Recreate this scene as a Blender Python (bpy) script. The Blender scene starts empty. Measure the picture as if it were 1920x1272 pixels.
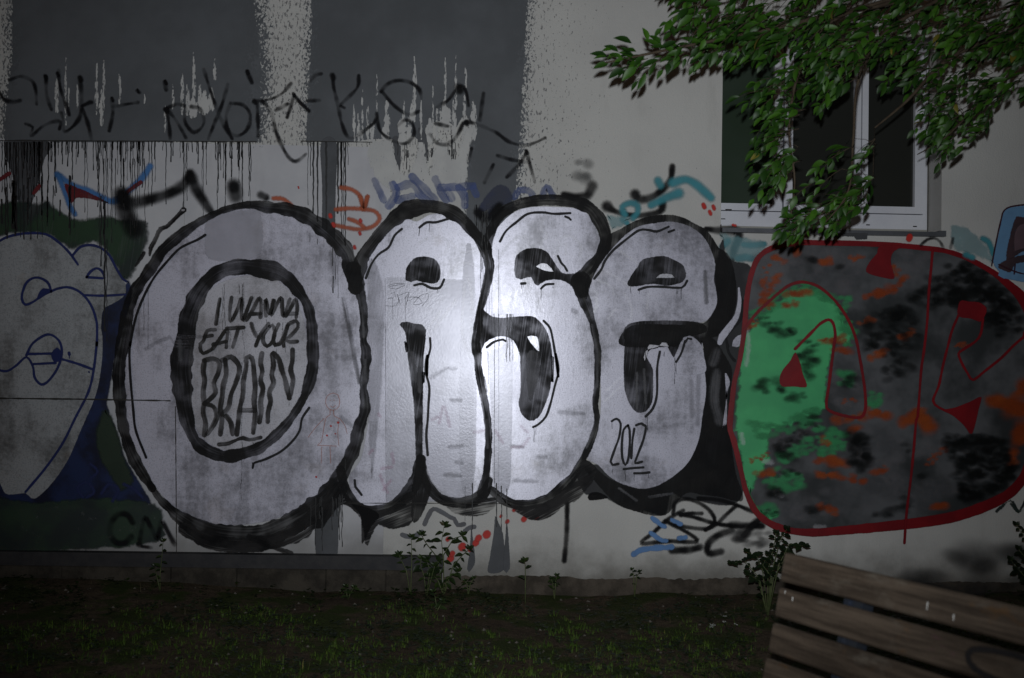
import bpy, math, random
import numpy as np
from mathutils import Vector, Matrix, noise as mn
from mathutils.geometry import tessellate_polygon
random.seed(7); rng = np.random.default_rng(7)
S = bpy.context.scene
COL = S.collection

# ------------------------------------------------------------------ camera
D, H, FPX = 6.5, 1.4, 1970.0
yaw, pitch, roll = math.radians(1.31), math.radians(1.28), math.radians(1.0)
CAMP = Vector((0, -D, H))
Fw = Vector((math.sin(yaw)*math.cos(pitch), math.cos(yaw)*math.cos(pitch), math.sin(pitch)))
R0 = Vector((math.cos(yaw), -math.sin(yaw), 0)); U0 = R0.cross(Fw)
Rt = R0*math.cos(roll) + U0*math.sin(roll); Up = U0*math.cos(roll) - R0*math.sin(roll)
cd = bpy.data.cameras.new('camera'); cam = bpy.data.objects.new('camera', cd); COL.objects.link(cam)
cam.matrix_world = Matrix(((Rt.x, Up.x, -Fw.x, CAMP.x), (Rt.y, Up.y, -Fw.y, CAMP.y), (Rt.z, Up.z, -Fw.z, CAMP.z), (0, 0, 0, 1)))
cd.sensor_width = 36; cd.lens = 36*FPX/1920; cd.clip_end = 300; cd.clip_start = 0.05
S.camera = cam
cd.dof.use_dof = True; cd.dof.focus_distance = 6.5; cd.dof.aperture_fstop = 2.4

def P(px, py, y=0.0):
    """world point on the vertical plane at depth y that the photograph shows at pixel px, py"""
    r = Fw + Rt*((px-960)/FPX) - Up*((py-636)/FPX)
    return CAMP + r*((y+D)/r.y)

# ------------------------------------------------------------------ dusk sky, faint moon-like sun, camera flash
W = bpy.data.worlds.new("World"); S.world = W; W.use_nodes = True
nt = W.node_tree; bg = nt.nodes['Background']
sky = nt.nodes.new('ShaderNodeTexSky'); sky.sky_type = 'NISHITA'; sky.sun_disc = False
SUN_EL, SUN_ROT = math.radians(1.0), math.radians(215)
sky.sun_elevation = SUN_EL; sky.sun_rotation = SUN_ROT
nt.links.new(sky.outputs[0], bg.inputs[0]); bg.inputs[1].default_value = 0.012
sd = bpy.data.lights.new('sun', 'SUN'); sd.energy = 0.012; sd.angle = math.radians(12); sd.color = (1, .95, .88)
so = bpy.data.objects.new('sun', sd); COL.objects.link(so)
so.rotation_euler = (math.radians(62), 0, math.radians(-25))
fl = bpy.data.lights.new('camera_flash', 'SPOT'); fl.energy = 600; fl.shadow_soft_size = 0.02
fl.spot_size = math.radians(79); fl.spot_blend = 1.0; fl.color = (0.93, 0.97, 1.0)
fo = bpy.data.objects.new('camera_flash', fl); COL.objects.link(fo)
fo.location = (0.0, -D+0.02, H+0.135)
fo.rotation_euler = (Vector(P(980, 425, 0)) - fo.location).to_track_quat('-Z', 'Y').to_euler()
S.view_settings.view_transform = 'Standard'; S.view_settings.look = 'None'
S.view_settings.exposure = 0.38; S.view_settings.gamma = 1; S.view_settings.use_curve_mapping = False
S.render.engine = 'CYCLES'; S.cycles.transparent_max_bounces = 48; S.cycles.max_bounces = 5
S.cycles.use_denoising = True

# ------------------------------------------------------------------ materials
class NB:
    def __init__(s, name):
        s.m = bpy.data.materials.new(name); s.m.use_nodes = True; s.t = s.m.node_tree; s.n = s.t.nodes; s.l = s.t.links
        s.b = s.n['Principled BSDF']
    def node(s, typ, ins=None, **kw):
        n = s.n.new(typ)
        for k, v in kw.items(): setattr(n, k, v)
        for k, v in (ins or {}).items(): s.put(n.inputs[k], v)
        return n
    def put(s, sock, v):
        if isinstance(v, bpy.types.NodeSocket): s.l.new(v, sock)
        elif isinstance(v, tuple) and len(v) == 3 and sock.type == 'RGBA': sock.default_value = (*v, 1)
        else: sock.default_value = v
    def math(s, op, a, b=0.0, clamp=False):
        n = s.node('ShaderNodeMath', {0: a, 1: b}, operation=op); n.use_clamp = clamp; return n.outputs[0]
    def pos(s, scale=(1, 1, 1), src=None):
        g = src or s.node('ShaderNodeNewGeometry').outputs['Position']
        return s.node('ShaderNodeMapping', {0: g, 3: scale}).outputs[0]
    def noise(s, vec, scale, detail=3, rough=.55, dist=0):
        return s.node('ShaderNodeTexNoise', {'Vector': vec, 'Scale': scale, 'Detail': detail, 'Roughness': rough, 'Distortion': dist}).outputs[0]
    def ramp(s, v, a, b, lo=0.0, hi=1.0, smooth=True):
        n = s.node('ShaderNodeMapRange', {0: v, 1: a, 2: b, 3: lo, 4: hi}); n.interpolation_type = 'SMOOTHSTEP' if smooth else 'LINEAR'; return n.outputs[0]
    def mix(s, f, a, b):
        n = s.n.new('ShaderNodeMix'); n.data_type = 'RGBA'; s.put(n.inputs[0], f); s.put(n.inputs[6], a); s.put(n.inputs[7], b); return n.outputs[2]
    def bump(s, h, strength=.3, dist=.002):
        n = s.node('ShaderNodeBump', {'Strength': strength, 'Distance': dist, 'Height': h}); s.l.new(n.outputs[0], s.b.inputs['Normal']); return n
    def set(s, **kw):
        for k, v in kw.items(): s.put(s.b.inputs[k.replace('_', ' ')], v)
    def fade(s, alpha):
        """mix with transparency by alpha"""
        tr = s.n.new('ShaderNodeBsdfTransparent'); mx = s.n.new('ShaderNodeMixShader')
        out = [n for n in s.n if n.type == 'OUTPUT_MATERIAL'][0]
        s.put(mx.inputs[0], alpha); s.l.new(tr.outputs[0], mx.inputs[1]); s.l.new(s.b.outputs[0], mx.inputs[2]); s.l.new(mx.outputs[0], out.inputs[0])

MATS = {}
def paint(name, col, col2=None, edge=.004, rag=.004, rscale=90, op=1.0, streak=0.0, mottle=5.0, rough=.6, spec=.3, grain=.25, patch=0.0, holes=0.0, vert=0.0, metal=0.0, along=0.0, off=0.0):
    """paint film: edge attribute (metres inside the outline) drives opacity; ragged, streaky or sprayed"""
    if name in MATS: return MATS[name]
    k = NB(name)
    e = k.node('ShaderNodeAttribute', attribute_name='edge').outputs['Fac']
    st = k.node('ShaderNodeAttribute', attribute_name='st').outputs['Vector']
    p = k.pos()
    n1 = k.noise(p, rscale, 4, .65) if not vert else k.noise(k.pos((1, 1, vert)), rscale, 4, .65)
    ee = k.math('ADD', e, k.math('MULTIPLY', k.math('SUBTRACT', n1, .5), rag*2))
    if off: ee = k.math('SUBTRACT', ee, off)
    hw = k.node('ShaderNodeSeparateXYZ', {0: st}).outputs[2]
    a = k.ramp(ee, 0.0, k.math('MINIMUM', k.math('MULTIPLY', hw, .8), edge))
    if op < 1: a = k.math('MULTIPLY', a, op)
    if streak:
        sn = k.noise(k.node('ShaderNodeMapping', {0: st, 3: (2.2, 95, 1)}).outputs[0], 1.0, 3, .6)
        bn = k.noise(k.node('ShaderNodeMapping', {0: st, 3: (4.0, 9, 1)}).outputs[0], 1.0, 2, .5)
        s1 = k.ramp(k.math('ADD', k.math('MULTIPLY', sn, .55), k.math('MULTIPLY', bn, .6)), .5, .74)
        a = k.math('MULTIPLY', a, k.math('SUBTRACT', 1.0, k.math('MULTIPLY', s1, streak)))
    if along:
        an = k.noise(k.node('ShaderNodeMapping', {0: st, 3: (7, 5, 1)}).outputs[0], 1.0, 2, .5)
        a = k.math('MULTIPLY', a, k.ramp(an, .40, .62, 1.0, 1.0-along))
    if holes:
        h = k.noise(p, 34, 5, .75)
        a = k.math('MULTIPLY', a, k.ramp(h, .5-.22*holes, .5-.22*holes+.05, 1-holes, 1))
    c = k.mix(k.ramp(k.noise(p, mottle, 4, .6), .38, .62), col, col2 or tuple(x*.8 for x in col))
    g = k.noise(p, 260, 2, .6)
    c = k.mix(k.math('MULTIPLY', g, grain), c, tuple(x*.45 for x in col))
    k.set(Base_Color=c, Roughness=rough, Specular_IOR_Level=spec, Metallic=metal)
    k.bump(k.math('ADD', k.math('MULTIPLY', g, .6), k.noise(p, 70, 3)), .35, .0015)
    k.fade(a)
    MATS[name] = k.m; return k.m

TANX = 0.0
def silver(name, base=(.345, .343, .408), dirt=.66, metal=.17, rough=.30):
    k = NB(name)
    e = k.node('ShaderNodeAttribute', attribute_name='edge').outputs['Fac']
    p = k.pos()
    big = k.noise(k.pos((1, 1, .8)), 2.6, 5, .62)
    hor = k.noise(k.pos((1, 1, 6.0)), 4.5, 4, .65)
    ver = k.noise(k.pos((5.0, 1, .7)), 3.2, 3, .6)
    fine = k.noise(p, 38, 5, .7)
    speck = k.noise(p, 120, 3, .75)
    v = k.math('ADD', k.math('MULTIPLY', big, .60), k.math('MULTIPLY', hor, .10))
    v = k.math('ADD', v, k.math('MULTIPLY', ver, .17)); v = k.math('ADD', v, k.math('MULTIPLY', fine, .22))
    c = k.mix(k.ramp(v, .40, .60), tuple(x*(1-dirt*.62) for x in (base[0], base[1]*1.0, base[2]*.98)), tuple(min(1, x*1.45) for x in base))
    # faint stains of older paint bleeding through
    c = k.mix(k.ramp(k.noise(k.pos((1, 1, 1)), 3.4, 4, .6), .60, .70, 0, .28*dirt), c, (.25, .20, .16))
    wn = k.noise(k.pos((1, 1, 1)), 1.9, 4, .6, 1.5)
    c = k.mix(k.ramp(wn, .585, .60, 0, .0), c, (.9, .9, .95))
    c = k.mix(k.math('MULTIPLY', k.ramp(speck, .50, .66), .45), c, tuple(x*.3 for x in base))
    r = k.ramp(big, .3, .7, rough-.05, rough+.09)
    k.set(Base_Color=c, Metallic=metal, Roughness=r, Specular_IOR_Level=.5)
    k.bump(k.math('ADD', k.math('MULTIPLY', speck, .5), k.noise(k.pos((1, 1, .5)), 60, 4, .6)), .15, .0016)
    k.set(Anisotropic=.5, Tangent=k.node('ShaderNodeCombineXYZ', {0: TANX, 1: 0.0, 2: 1.0-TANX}).outputs[0])
    k.fade(k.ramp(k.math('ADD', e, k.math('MULTIPLY', k.math('SUBTRACT', fine, .5), .006)), 0, .004))
    MATS[name] = k.m; return k.m

# ------------------------------------------------------------------ object helpers
def tag(o, label=None, cat=None, group=None, kind=None):
    if label: o['label'] = label
    if cat: o['category'] = cat
    if group: o['group'] = group
    if kind: o['kind'] = kind
    return o
def mesh_obj(name, verts, faces, mat=None, parent=None, smooth=False, attrs=None):
    me = bpy.data.meshes.new(name); me.from_pydata([tuple(v) for v in verts], [], faces)
    if attrs:
        for an, typ, data in attrs:
            at = me.attributes.new(an, typ, 'POINT')
            at.data.foreach_set('value' if typ == 'FLOAT' else 'vector', np.asarray(data, dtype=np.float32).ravel())
    if smooth: me.polygons.foreach_set('use_smooth', [True]*len(me.polygons))
    me.update()
    o = bpy.data.objects.new(name, me); COL.objects.link(o)
    if mat: me.materials.append(mat)
    if parent: o.parent = parent; o.matrix_parent_inverse = parent.matrix_world.inverted()
    return o
def empty(name, loc, label, cat, group=None):
    o = bpy.data.objects.new(name, None); COL.objects.link(o); o.location = loc; o.empty_display_size = .1
    o.matrix_world = Matrix.Translation(loc)
    return tag(o, label, cat, group)
class MB:
    def __init__(s): s.v = []; s.f = []
    def box(s, a, b, M=None, bev=0.0):
        a = Vector(a); b = Vector(b); i = len(s.v)
        if not bev:
            c = [Vector((x, y, z)) for x in (a.x, b.x) for y in (a.y, b.y) for z in (a.z, b.z)]
            fs = [(0, 1, 3, 2), (4, 6, 7, 5), (0, 4, 5, 1), (2, 3, 7, 6), (0, 2, 6, 4), (1, 5, 7, 3)]
        else:
            c = []; fs = []
            # three nested rings giving chamfered long edges (long axis x)
            for x, q in ((a.x, bev), (a.x+bev, 0), (b.x-bev, 0), (b.x, bev)):
                y0, y1, z0, z1 = a.y+q*.6, b.y-q*.6, a.z+q*.6, b.z-q*.6; t = bev*(1 if not q else .6)
                c += [Vector((x, y, z)) for y, z in ((y0+t, z0), (y1-t, z0), (y1, z0+t), (y1, z1-t), (y1-t, z1), (y0+t, z1), (y0, z1-t), (y0, z0+t))]
            for r in range(3):
                for j in range(8): fs.append((r*8+j, r*8+(j+1) % 8, r*8+8+(j+1) % 8, r*8+8+j))
            fs.append(tuple(range(7, -1, -1))); fs.append(tuple(range(24, 32)))
        if M: c = [M @ q for q in c]
        s.v += c; s.f += [tuple(i+j for j in f) for f in fs]
    def tube(s, pts, rad, n=6):
        pts = [Vector(p) for p in pts]; base = len(s.v); m = len(pts)
        for i, p in enumerate(pts):
            t = (pts[min(i+1, m-1)]-pts[max(i-1, 0)]).normalized()
            a = t.orthogonal().normalized() if i == 0 else (a - t*a.dot(t)).normalized()
            b = t.cross(a); r = rad[i] if hasattr(rad, '__len__') else rad
            for j in range(n):
                th = 2*math.pi*j/n; s.v.append(p + a*(r*math.cos(th)) + b*(r*math.sin(th)))
        for i in range(m-1):
            for j in range(n):
                s.f.append((base+i*n+j, base+i*n+(j+1) % n, base+(i+1)*n+(j+1) % n, base+(i+1)*n+j))
        s.f.append(tuple(base+j for j in range(n-1, -1, -1))); s.f.append(tuple(base+(m-1)*n+j for j in range(n)))
    def build(s, name, mat, parent=None, smooth=False): return mesh_obj(name, s.v, s.f, mat, parent, smooth)

# ------------------------------------------------------------------ paint film geometry on the wall plane
ZOOM = {'A': (0, 370, 4.543), 'B': (0, 620, 2.89), 'C': (340, 370, 4.543), 'D': (340, 630, 4.543), 'E': (640, 370, 3.665), 'F': (640, 640, 3.533),
        'G': (1060, 370, 4.543), 'H': (1060, 640, 3.029), 'I': (1360, 430, 3.4286), 'J': (1360, 700, 3.4286), '1': (0, 0, 3.0), '2': (560, 0, 3.0),
        '3': (0, 900, 3.0), '4': (600, 900, 3.0), '5': (1100, 240, 4.683), '6': (1500, 240, 4.571), '0': (0, 0, 1.0)}
def px(spec):
    """'A 10,20 30,40 B 5,6' -> list of photo pixels (letters name the sheet the numbers were read from)"""
    z = '0'; out = []
    for t in spec.replace('\n', ' ').split():
        if ',' not in t: z = t; continue
        q = [float(u) for u in t.split(',')]; o = ZOOM[z]
        out.append((o[0]+q[0]/o[2], o[1]+q[1]/o[2], q[2]/o[2] if len(q) > 2 else None))
    return out
LAYER = [0]
def nexty(n=1):
    LAYER[0] += n; return -(0.0085 + LAYER[0]*0.00010)
def smooth_px(pts, closed=False, step=5.0, straight=False):
    n = len(pts); out = []
    P4 = [np.array(p[:2]) for p in pts]; w = [p[2] if len(p) > 2 else None for p in pts]
    segs = n if closed else n-1
    for i in range(segs):
        p1, p2 = P4[i], P4[(i+1) % n]
        p0 = P4[(i-1) % n] if (closed or i > 0) else p1*2-p2
        p3 = P4[(i+2) % n] if (closed or i < n-2) else p2*2-p1
        m = max(1, int(np.linalg.norm(p2-p1)/step))
        for j in range(m):
            t = j/m
            if straight: q = p1*(1-t)+p2*t
            else: q = .5*((2*p1)+(-p0+p2)*t+(2*p0-5*p1+4*p2-p3)*t*t+(-p0+3*p1-3*p2+p3)*t**3)
            ww = None if w[i] is None else w[i]*(1-t)+(w[(i+1) % n] if w[(i+1) % n] is not None else w[i])*t
            out.append((q[0], q[1], ww))
    if not closed: out.append((P4[-1][0], P4[-1][1], w[-1]))
    return out
class Film:
    """a group of strokes / fills joined to one paint mesh"""
    def __init__(s, widen=1.0): s.v = []; s.f = []; s.e = []; s.st = []; s.n = 0; s.p = []; s.widen = widen
    def mark(s, k='p'): s.p.append((len(s.v), len(s.f), k))
    def ribbon(s, world, wid, y, loop=False):
        world = [Vector(p) for p in world]; m = len(world)
        if m < 2: return
        u = s.n*3.7; s.n += 1; base = len(s.v); L = 0
        rows = []
        for i, p in enumerate(world):
            t = world[min(i+1, m-1)]-world[max(i-1, 0)]
            if t.length < 1e-9: t = Vector((1, 0, 0))
            t.normalize(); nn = Vector((-t.z, 0, t.x)); h = wid[i]/2
            if i: L += (p-world[i-1]).length
            b = len(s.v); rows.append(b)
            for k, q in ((-1, 0), (0, 1), (1, 0)):
                v = p+nn*(h*k); s.v.append((v.x, y, v.z)); s.e.append(h*q); s.st.append((u+L, h*k, h))
        for a, b in zip(rows[:-1], rows[1:]):
            s.f += [(a, a+1, b+1, b), (a+1, a+2, b+2, b+1)]
        if loop:
            a, b = rows[-1], rows[0]; s.f += [(a, a+1, b+1, b), (a+1, a+2, b+2, b+1)]; return
        for i, sg in ((0, -1), (m-1, 1)):
            p = world[i]; t = (world[1]-world[0] if i == 0 else world[-1]-world[-2]).normalized()*sg; nn = Vector((-t.z, 0, t.x)); h = wid[i]/2
            c = len(s.v); s.v.append((p.x, y, p.z)); s.e.append(h); s.st.append((u+L*(i > 0), 0, h))
            K = 5
            for j in range(K+1):
                th = -math.pi/2+math.pi*j/K; q = p+t*(h*math.cos(th))+nn*(h*math.sin(th))
                s.v.append((q.x, y, q.z)); s.e.append(0); s.st.append((u+L*(i > 0)+h*math.cos(th)*sg, h*math.sin(th)*sg, h))
            for j in range(K): s.f.append((c, c+1+j, c+2+j))
    def stroke(s, spec, w=8, wob=.10, step=5, closed=False, straight=False, taper=0, own=True, loop=False):
        pts = px(spec) if isinstance(spec, str) else spec
        if closed: pts = pts+[pts[0]]
        sp = smooth_px(pts, False, step, straight)
        sc = D/FPX; ph = random.random()*50; n = len(sp)
        ww = []; wp = []
        for i, (a, b, q) in enumerate(sp):
            d = (q or w)*sc*(1+wob*2*mn.noise(Vector((i*step*.06, ph, 0))))
            if taper: d *= 1-taper*(i/max(1, n-1))
            ww.append(d); wp.append(P(a, b, 0))
        s.mark(); s.ribbon(wp, [q*s.widen for q in ww], nexty() if own else -(0.0085+LAYER[0]*.0001), loop)
    def strokes(s, specs, w=8, **k):
        for sp in specs.split('|'): s.stroke(sp, w, **k)
    def fill(s, spec, feather=6, straight=False, jag=0.0, ang=1.45, step=6):
        pts = px(spec) if isinstance(spec, str) else spec
        sp = smooth_px(pts, True, step, straight)
        sc = D/FPX; y = nexty(); ph = random.random()*50
        W = [P(a, b, 0) for a, b, _ in sp]
        if jag: W = [p+Vector((mn.noise(Vector((i*.9, ph, 0))), 0, mn.noise(Vector((i*.9, ph, 9)))))*jag*sc*2 for i, p in enumerate(W)]
        area = sum(W[i].x*W[(i+1) % len(W)].z-W[(i+1) % len(W)].x*W[i].z for i in range(len(W)))
        if area < 0: W.reverse()
        n = len(W); fz = feather*sc; inn = []
        for i in range(n):
            t = (W[(i+1) % n]-W[i-1]);
            if t.length < 1e-9: t = Vector((1, 0, 0))
            t.normalize(); inn.append(W[i]+Vector((-t.z, 0, t.x))*fz)
        # distance-aware: keep inner ring points from crossing by clamping to nearest outline distance
        A = np.array([(p.x, p.z) for p in W])
        for i in range(n):
            for it in range(4):
                q = inn[i]; d = np.min(np.hypot(A[:, 0]-q.x, A[:, 1]-q.z))
                if d < fz*.55*(0.6**it): inn[i] = W[i]+(inn[i]-W[i])*.55
                else: break
        s.mark(); b = len(s.v); ca, sa = math.cos(ang), math.sin(ang); u0 = s.n*3.7; s.n += 1
        for p in W: s.v.append((p.x, y, p.z)); s.e.append(0); s.st.append((u0+p.x*ca+p.z*sa, -p.x*sa+p.z*ca, fz))
        for o, p in zip(W, inn): s.v.append((p.x, y, p.z)); s.e.append((p-o).length); s.st.append((u0+p.x*ca+p.z*sa, -p.x*sa+p.z*ca, fz))
        for i in range(n): s.f.append((b+i, b+(i+1) % n, b+n+(i+1) % n, b+n+i))
        for t in tessellate_polygon([[Vector((p.x, p.z, 0)) for p in inn]]): s.f.append(tuple(b+n+j for j in t))
    def soft(s, spec, r=16, dens=1.0, flat=.55, ang=0.0):
        """soft sprayed cloud filling an outline: overlapping round dabs that fade to nothing at their rims"""
        pts = [(a, b) for a, b, _ in px(spec)]; xs = [p[0] for p in pts]; ys = [p[1] for p in pts]
        area = abs(sum(pts[i][0]*pts[i-1][1]-pts[i-1][0]*pts[i][1] for i in range(len(pts))))/2
        n = int(max(2, dens*area/(r*r*flat)*1.1)); y = nexty(); s.mark(); sc = D/FPX; got = tries = 0
        while got < n and tries < 4000:
            tries += 1; x, z = random.uniform(min(xs), max(xs)), random.uniform(min(ys), max(ys))
            if not inpoly(x, z, pts): continue
            got += 1; c = P(x, z, 0); rx = r*sc*random.uniform(.7, 1.6); rz = rx*flat*random.uniform(.8, 1.2); a = ang+random.uniform(-.35, .35)
            b = len(s.v); yy = y-got*.000004; u0 = random.uniform(0, 50); s.v.append((c.x, yy, c.z)); s.e.append(rz); s.st.append((u0, 0, rz))
            for q in range(14):
                t = q*math.pi/7; ex, ez = rx*math.cos(t), rz*math.sin(t)
                s.v.append((c.x+ex*math.cos(a)-ez*math.sin(a), yy, c.z+ex*math.sin(a)+ez*math.cos(a))); s.e.append(0); s.st.append((u0+ex, ez, rz))
            for q in range(14): s.f.append((b, b+1+q, b+1+(q+1) % 14))
    def dabs(s, specs, w):
        for sp in specs.split('|'):
            pts = px(sp); y = nexty(); s.mark(); sc = D/FPX; k = 0
            for i in range(len(pts)-1):
                p, q = pts[i], pts[i+1]; m = max(2, int(math.hypot(q[0]-p[0], q[1]-p[1])/5))
                for t in range(m+1):
                    for rpt in range(2):
                        t_ = t/m; c = P(p[0]+(q[0]-p[0])*t_+random.gauss(0, 3), p[1]+(q[1]-p[1])*t_+random.gauss(0, 3), 0)
                        rx = (p[2] or w)*sc*random.uniform(.35, .95); rz = rx*random.uniform(.45, .8); a = random.uniform(-.3, .5); k += 1; yy = y-k*.000003
                        b = len(s.v); s.v.append((c.x, yy, c.z)); s.e.append(rz); s.st.append((0, 0, rz))
                        for g in range(12):
                            th = g*math.pi/6; ex, ez = rx*math.cos(th), rz*math.sin(th)
                            s.v.append((c.x+ex*math.cos(a)-ez*math.sin(a), yy, c.z+ex*math.sin(a)+ez*math.cos(a))); s.e.append(0); s.st.append((0, 0, rz))
                        for g in range(12): s.f.append((b, b+1+g, b+1+(g+1) % 12))
    def softs(s, specs, r=16, **k):
        for sp in specs.split('|'): s.soft(sp, r, **k)
    def fills(s, specs, feather=6, **k):
        for sp in specs.split('|'): s.fill(sp, feather, **k)
    def drips(s, items, w0=1.6, wig=1.2):
        """thin runs of paint: (x, ytop, ybottom, width)"""
        nexty(); sc = D/FPX; y = -(0.0085+LAYER[0]*.0001); s.mark('d')
        for x, ya, yb, w in items:
            n = max(3, int((yb-ya)/6)); ph = random.random()*99; wp = []; ww = []
            for i in range(n+1):
                t = i/n; xx = x+wig*(1.6*mn.noise(Vector((t*(yb-ya)*.035, ph, 0)))+mn.noise(Vector((t*(yb-ya)*.11, ph, 5))))
                wp.append(P(xx, ya+(yb-ya)*t, 0)); ww.append(w*sc*(1.15-.45*t+.35*mn.noise(Vector((i*.8, ph, 3)))+(.4 if i >= n-1 else 0)))
            s.ribbon(wp, ww, y)
    def build(s, name, mat, parent, label=None, piece=None, labels=None, kind=None):
        if len(s.p) <= 1 or kind:
            o = mesh_obj(name, s.v, s.f, mat, parent, False, [('edge', 'FLOAT', s.e), ('st', 'FLOAT_VECTOR', s.st)])
            return tag(o, label, None, None, kind or ('stuff' if s.p and s.p[0][2] == 'd' else None))
        nm = piece or SING.get(name) or (name[:-1] if name.endswith('s') else name)
        if parent is B:
            h = bpy.data.objects.new(name, None); COL.objects.link(h); h.empty_display_size = .1
            h.parent = B; h.matrix_parent_inverse = B.matrix_world.inverted(); tag(h, label); nm = piece or 'stroke'
        else: h = parent
        cuts = s.p+[(len(s.v), len(s.f), '')]
        for i, (a, c, k) in enumerate(s.p):
            a2, c2, _ = cuts[i+1]
            if c2 <= c: continue
            o = mesh_obj('fine_drips' if k == 'd' else nm, s.v[a:a2], [tuple(q-a for q in t) for t in s.f[c:c2]], mat, h if h is not B else parent, False, [('edge', 'FLOAT', s.e[a:a2]), ('st', 'FLOAT_VECTOR', s.st[a:a2])])
            if k == 'd': o['kind'] = 'stuff'
            if labels and i < len(labels): o['label'] = labels[i]
        return h
SING = {'roller_patches': 'roller_patch', 'shade_patches': 'dull_patch', 'dry_brush_shading': 'dry_brush_stroke', 'brain_lettering': 'brush_stroke', 'black_outline': 'black_outline', 'dark_red_outline': 'red_line'}
def film(name, mat, parent, label, fn, **kw):
    f = Film(1.3 if 'faded' in mat.name else 1.55 if 'spray' in mat.name else 1.45 if 'smear' in mat.name and 'chalk' not in mat.name else 1.0); fn(f); return f.build(name, mat, parent, label, **kw)

def inpoly(x, y, poly):
    c = False; n = len(poly)
    for i in range(n):
        a, b = poly[i], poly[i-1]
        if (a[1] > y) != (b[1] > y) and x < (b[0]-a[0])*(y-a[1])/(b[1]-a[1])+a[0]: c = not c
    return c
# palette of paint films
K_BLACK = (.004, .004, .005)
m_black = paint('black_roller_paint', K_BLACK, (.009, .0085, .009), edge=.005, rag=.006, rscale=60, streak=.30, along=.30, rough=.6, spec=.12)
m_wash = paint('thin_black_wash', K_BLACK, (.02, .019, .02), edge=.008, rag=.010, rscale=40, streak=.85, op=.96, rough=.6, spec=.12)
m_ink = paint('black_marker_paint', (.008, .008, .010), edge=.003, rag=.0015, streak=.1, rough=.5, spec=.15)
m_letter = paint('black_brush_lettering', (.014, .013, .013), (.014, .013, .012), edge=.006, rag=.004, streak=.40, along=.45, rough=.55, spec=.15)
m_spray = paint('black_spray', (.006, .006, .007), edge=.06, rag=.006, rscale=160, op=.95, rough=.7, spec=.1, along=.3)
m_spray_thin = paint('faded_black_spray', (.008, .008, .010), edge=.05, rag=.005, rscale=160, op=.85, rough=.7, spec=.1, along=.75)
m_smudge = paint('black_spray_and_shade', (.02, .02, .022), edge=.2, rag=.006, rscale=180, op=.32)  # spray mist of the tags, also the painted shade at lower right
m_drip = paint('grey_paint_runs', (.012, .013, .015), edge=.002, rag=.001, rough=.5)
m_grey = paint('dark_grey_wall_paint', (.105, .113, .126), (.076, .082, .091), edge=.004, rag=.012, rscale=75, vert=.7, rough=.65, mottle=1.3, grain=.45)
m_navy = paint('navy_paint', (.003, .006, .022), (.009, .020, .075), edge=.03, rag=.015, rscale=14, mottle=5, rough=.5)
m_navyline = paint('navy_line', (.007, .016, .10), edge=.005, rag=.002)
m_dgreen = paint('dark_green_paint', (.016, .042, .020), (.012, .020, .020), edge=.03, rag=.02, rscale=30, mottle=4, streak=.25)
m_strip = paint('faded_green_spray', (.022, .046, .028), (.014, .022, .024), edge=.10, rag=.03, rscale=14, op=.9, mottle=3)
m_blue = paint('periwinkle_paint', (.07, .11, .30), (.05, .08, .22), edge=.008, rag=.012, rscale=30, op=.62, streak=.45, along=.4, mottle=8)
m_sky = paint('sky_blue_spray', (.05, .17, .42), edge=.03, rag=.008, op=.85)
m_teal = paint('teal_spray', (.035, .26, .32), edge=.05, rag=.008, rscale=160, op=.8)
m_tealhaze = paint('pale_teal_mist', (.18, .36, .40), edge=.12, rag=.03, rscale=20, op=.5)
m_red = paint('red_dot', (.46, .022, .014), edge=.012, rag=.004, op=.95)
m_orange = paint('orange_spray', (.40, .085, .030), edge=.03, rag=.008, op=.8)
m_redline = paint('dark_red_paint', (.17, .004, .008), (.13, .003, .007), edge=.004, rag=.003, rough=.45, grain=.15)
m_redwash = paint('thin_dark_red_paint', (.10, .006, .010), (.13, .014, .018), edge=.006, rag=.008, rscale=40, streak=.35)
m_green = paint('mint_green_paint', (.060, .38, .145), (.048, .31, .125), edge=.05, rag=.03, rscale=16, mottle=3, holes=.0, rough=.5)
m_greensoft = paint('mint_green_mist', (.058, .36, .14), (.048, .30, .12), edge=.2, rag=.008, rscale=30, op=.42, rough=.5)
m_orangeblob = paint('orange_smear', (.40, .080, .012), (.33, .055, .01), edge=.2, rag=.008, rscale=40, op=.34)
m_darkblob = paint('black_smear', (.007, .008, .008), (.012, .014, .014), edge=.2, rag=.007, rscale=40, op=.30, spec=.1)
m_greyblob = paint('grey_smear', (.17, .165, .18), (.09, .095, .105), edge=.2, rag=.008, rscale=30, op=.30)
m_ghost = paint('white_chalk_smear', (.92, .92, 1.0), edge=.025, rag=.02, rscale=50, op=.26, grain=0.1, streak=.4, metal=.15, rough=.34)
m_pink = paint('pink_chalk_scribble', (.55, .12, .30), edge=.02, rag=.018, rscale=120, op=.16)
m_chalk = paint('thin_orange_chalk', (.50, .14, .07), edge=.004, rag=.003, rscale=300, op=.55)
m_shade = paint('grey_dry_paint', (.11, .11, .125), edge=.05, rag=.012, rscale=40, op=.26, streak=.5)
m_rubbed = paint('bare_plaster_streak', (.45, .45, .445), (.40, .40, .40), edge=.004, rag=.045, rscale=95, vert=.28, rough=.8)
m_cleanboard = paint('pale_roller_patch', (.46, .46, .53), (.40, .40, .46), edge=.02, rag=.01, op=.55, rough=.30, metal=.20)
m_pen = paint('thin_black_pen', (.03, .03, .04), edge=.002, rag=.001, op=.7)
m_lightblue = paint('light_blue_paint', (.12, .25, .42), (.10, .20, .34), edge=.012, rag=.006)
m_plum = paint('plum_grey_paint', (.05, .028, .035), (.03, .02, .025), edge=.02, rag=.01)
m_silver = silver('chrome_silver_paint')
m_silver_in = silver('chrome_silver_inner', base=(.34, .34, .38), dirt=.3, metal=.25)
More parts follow.
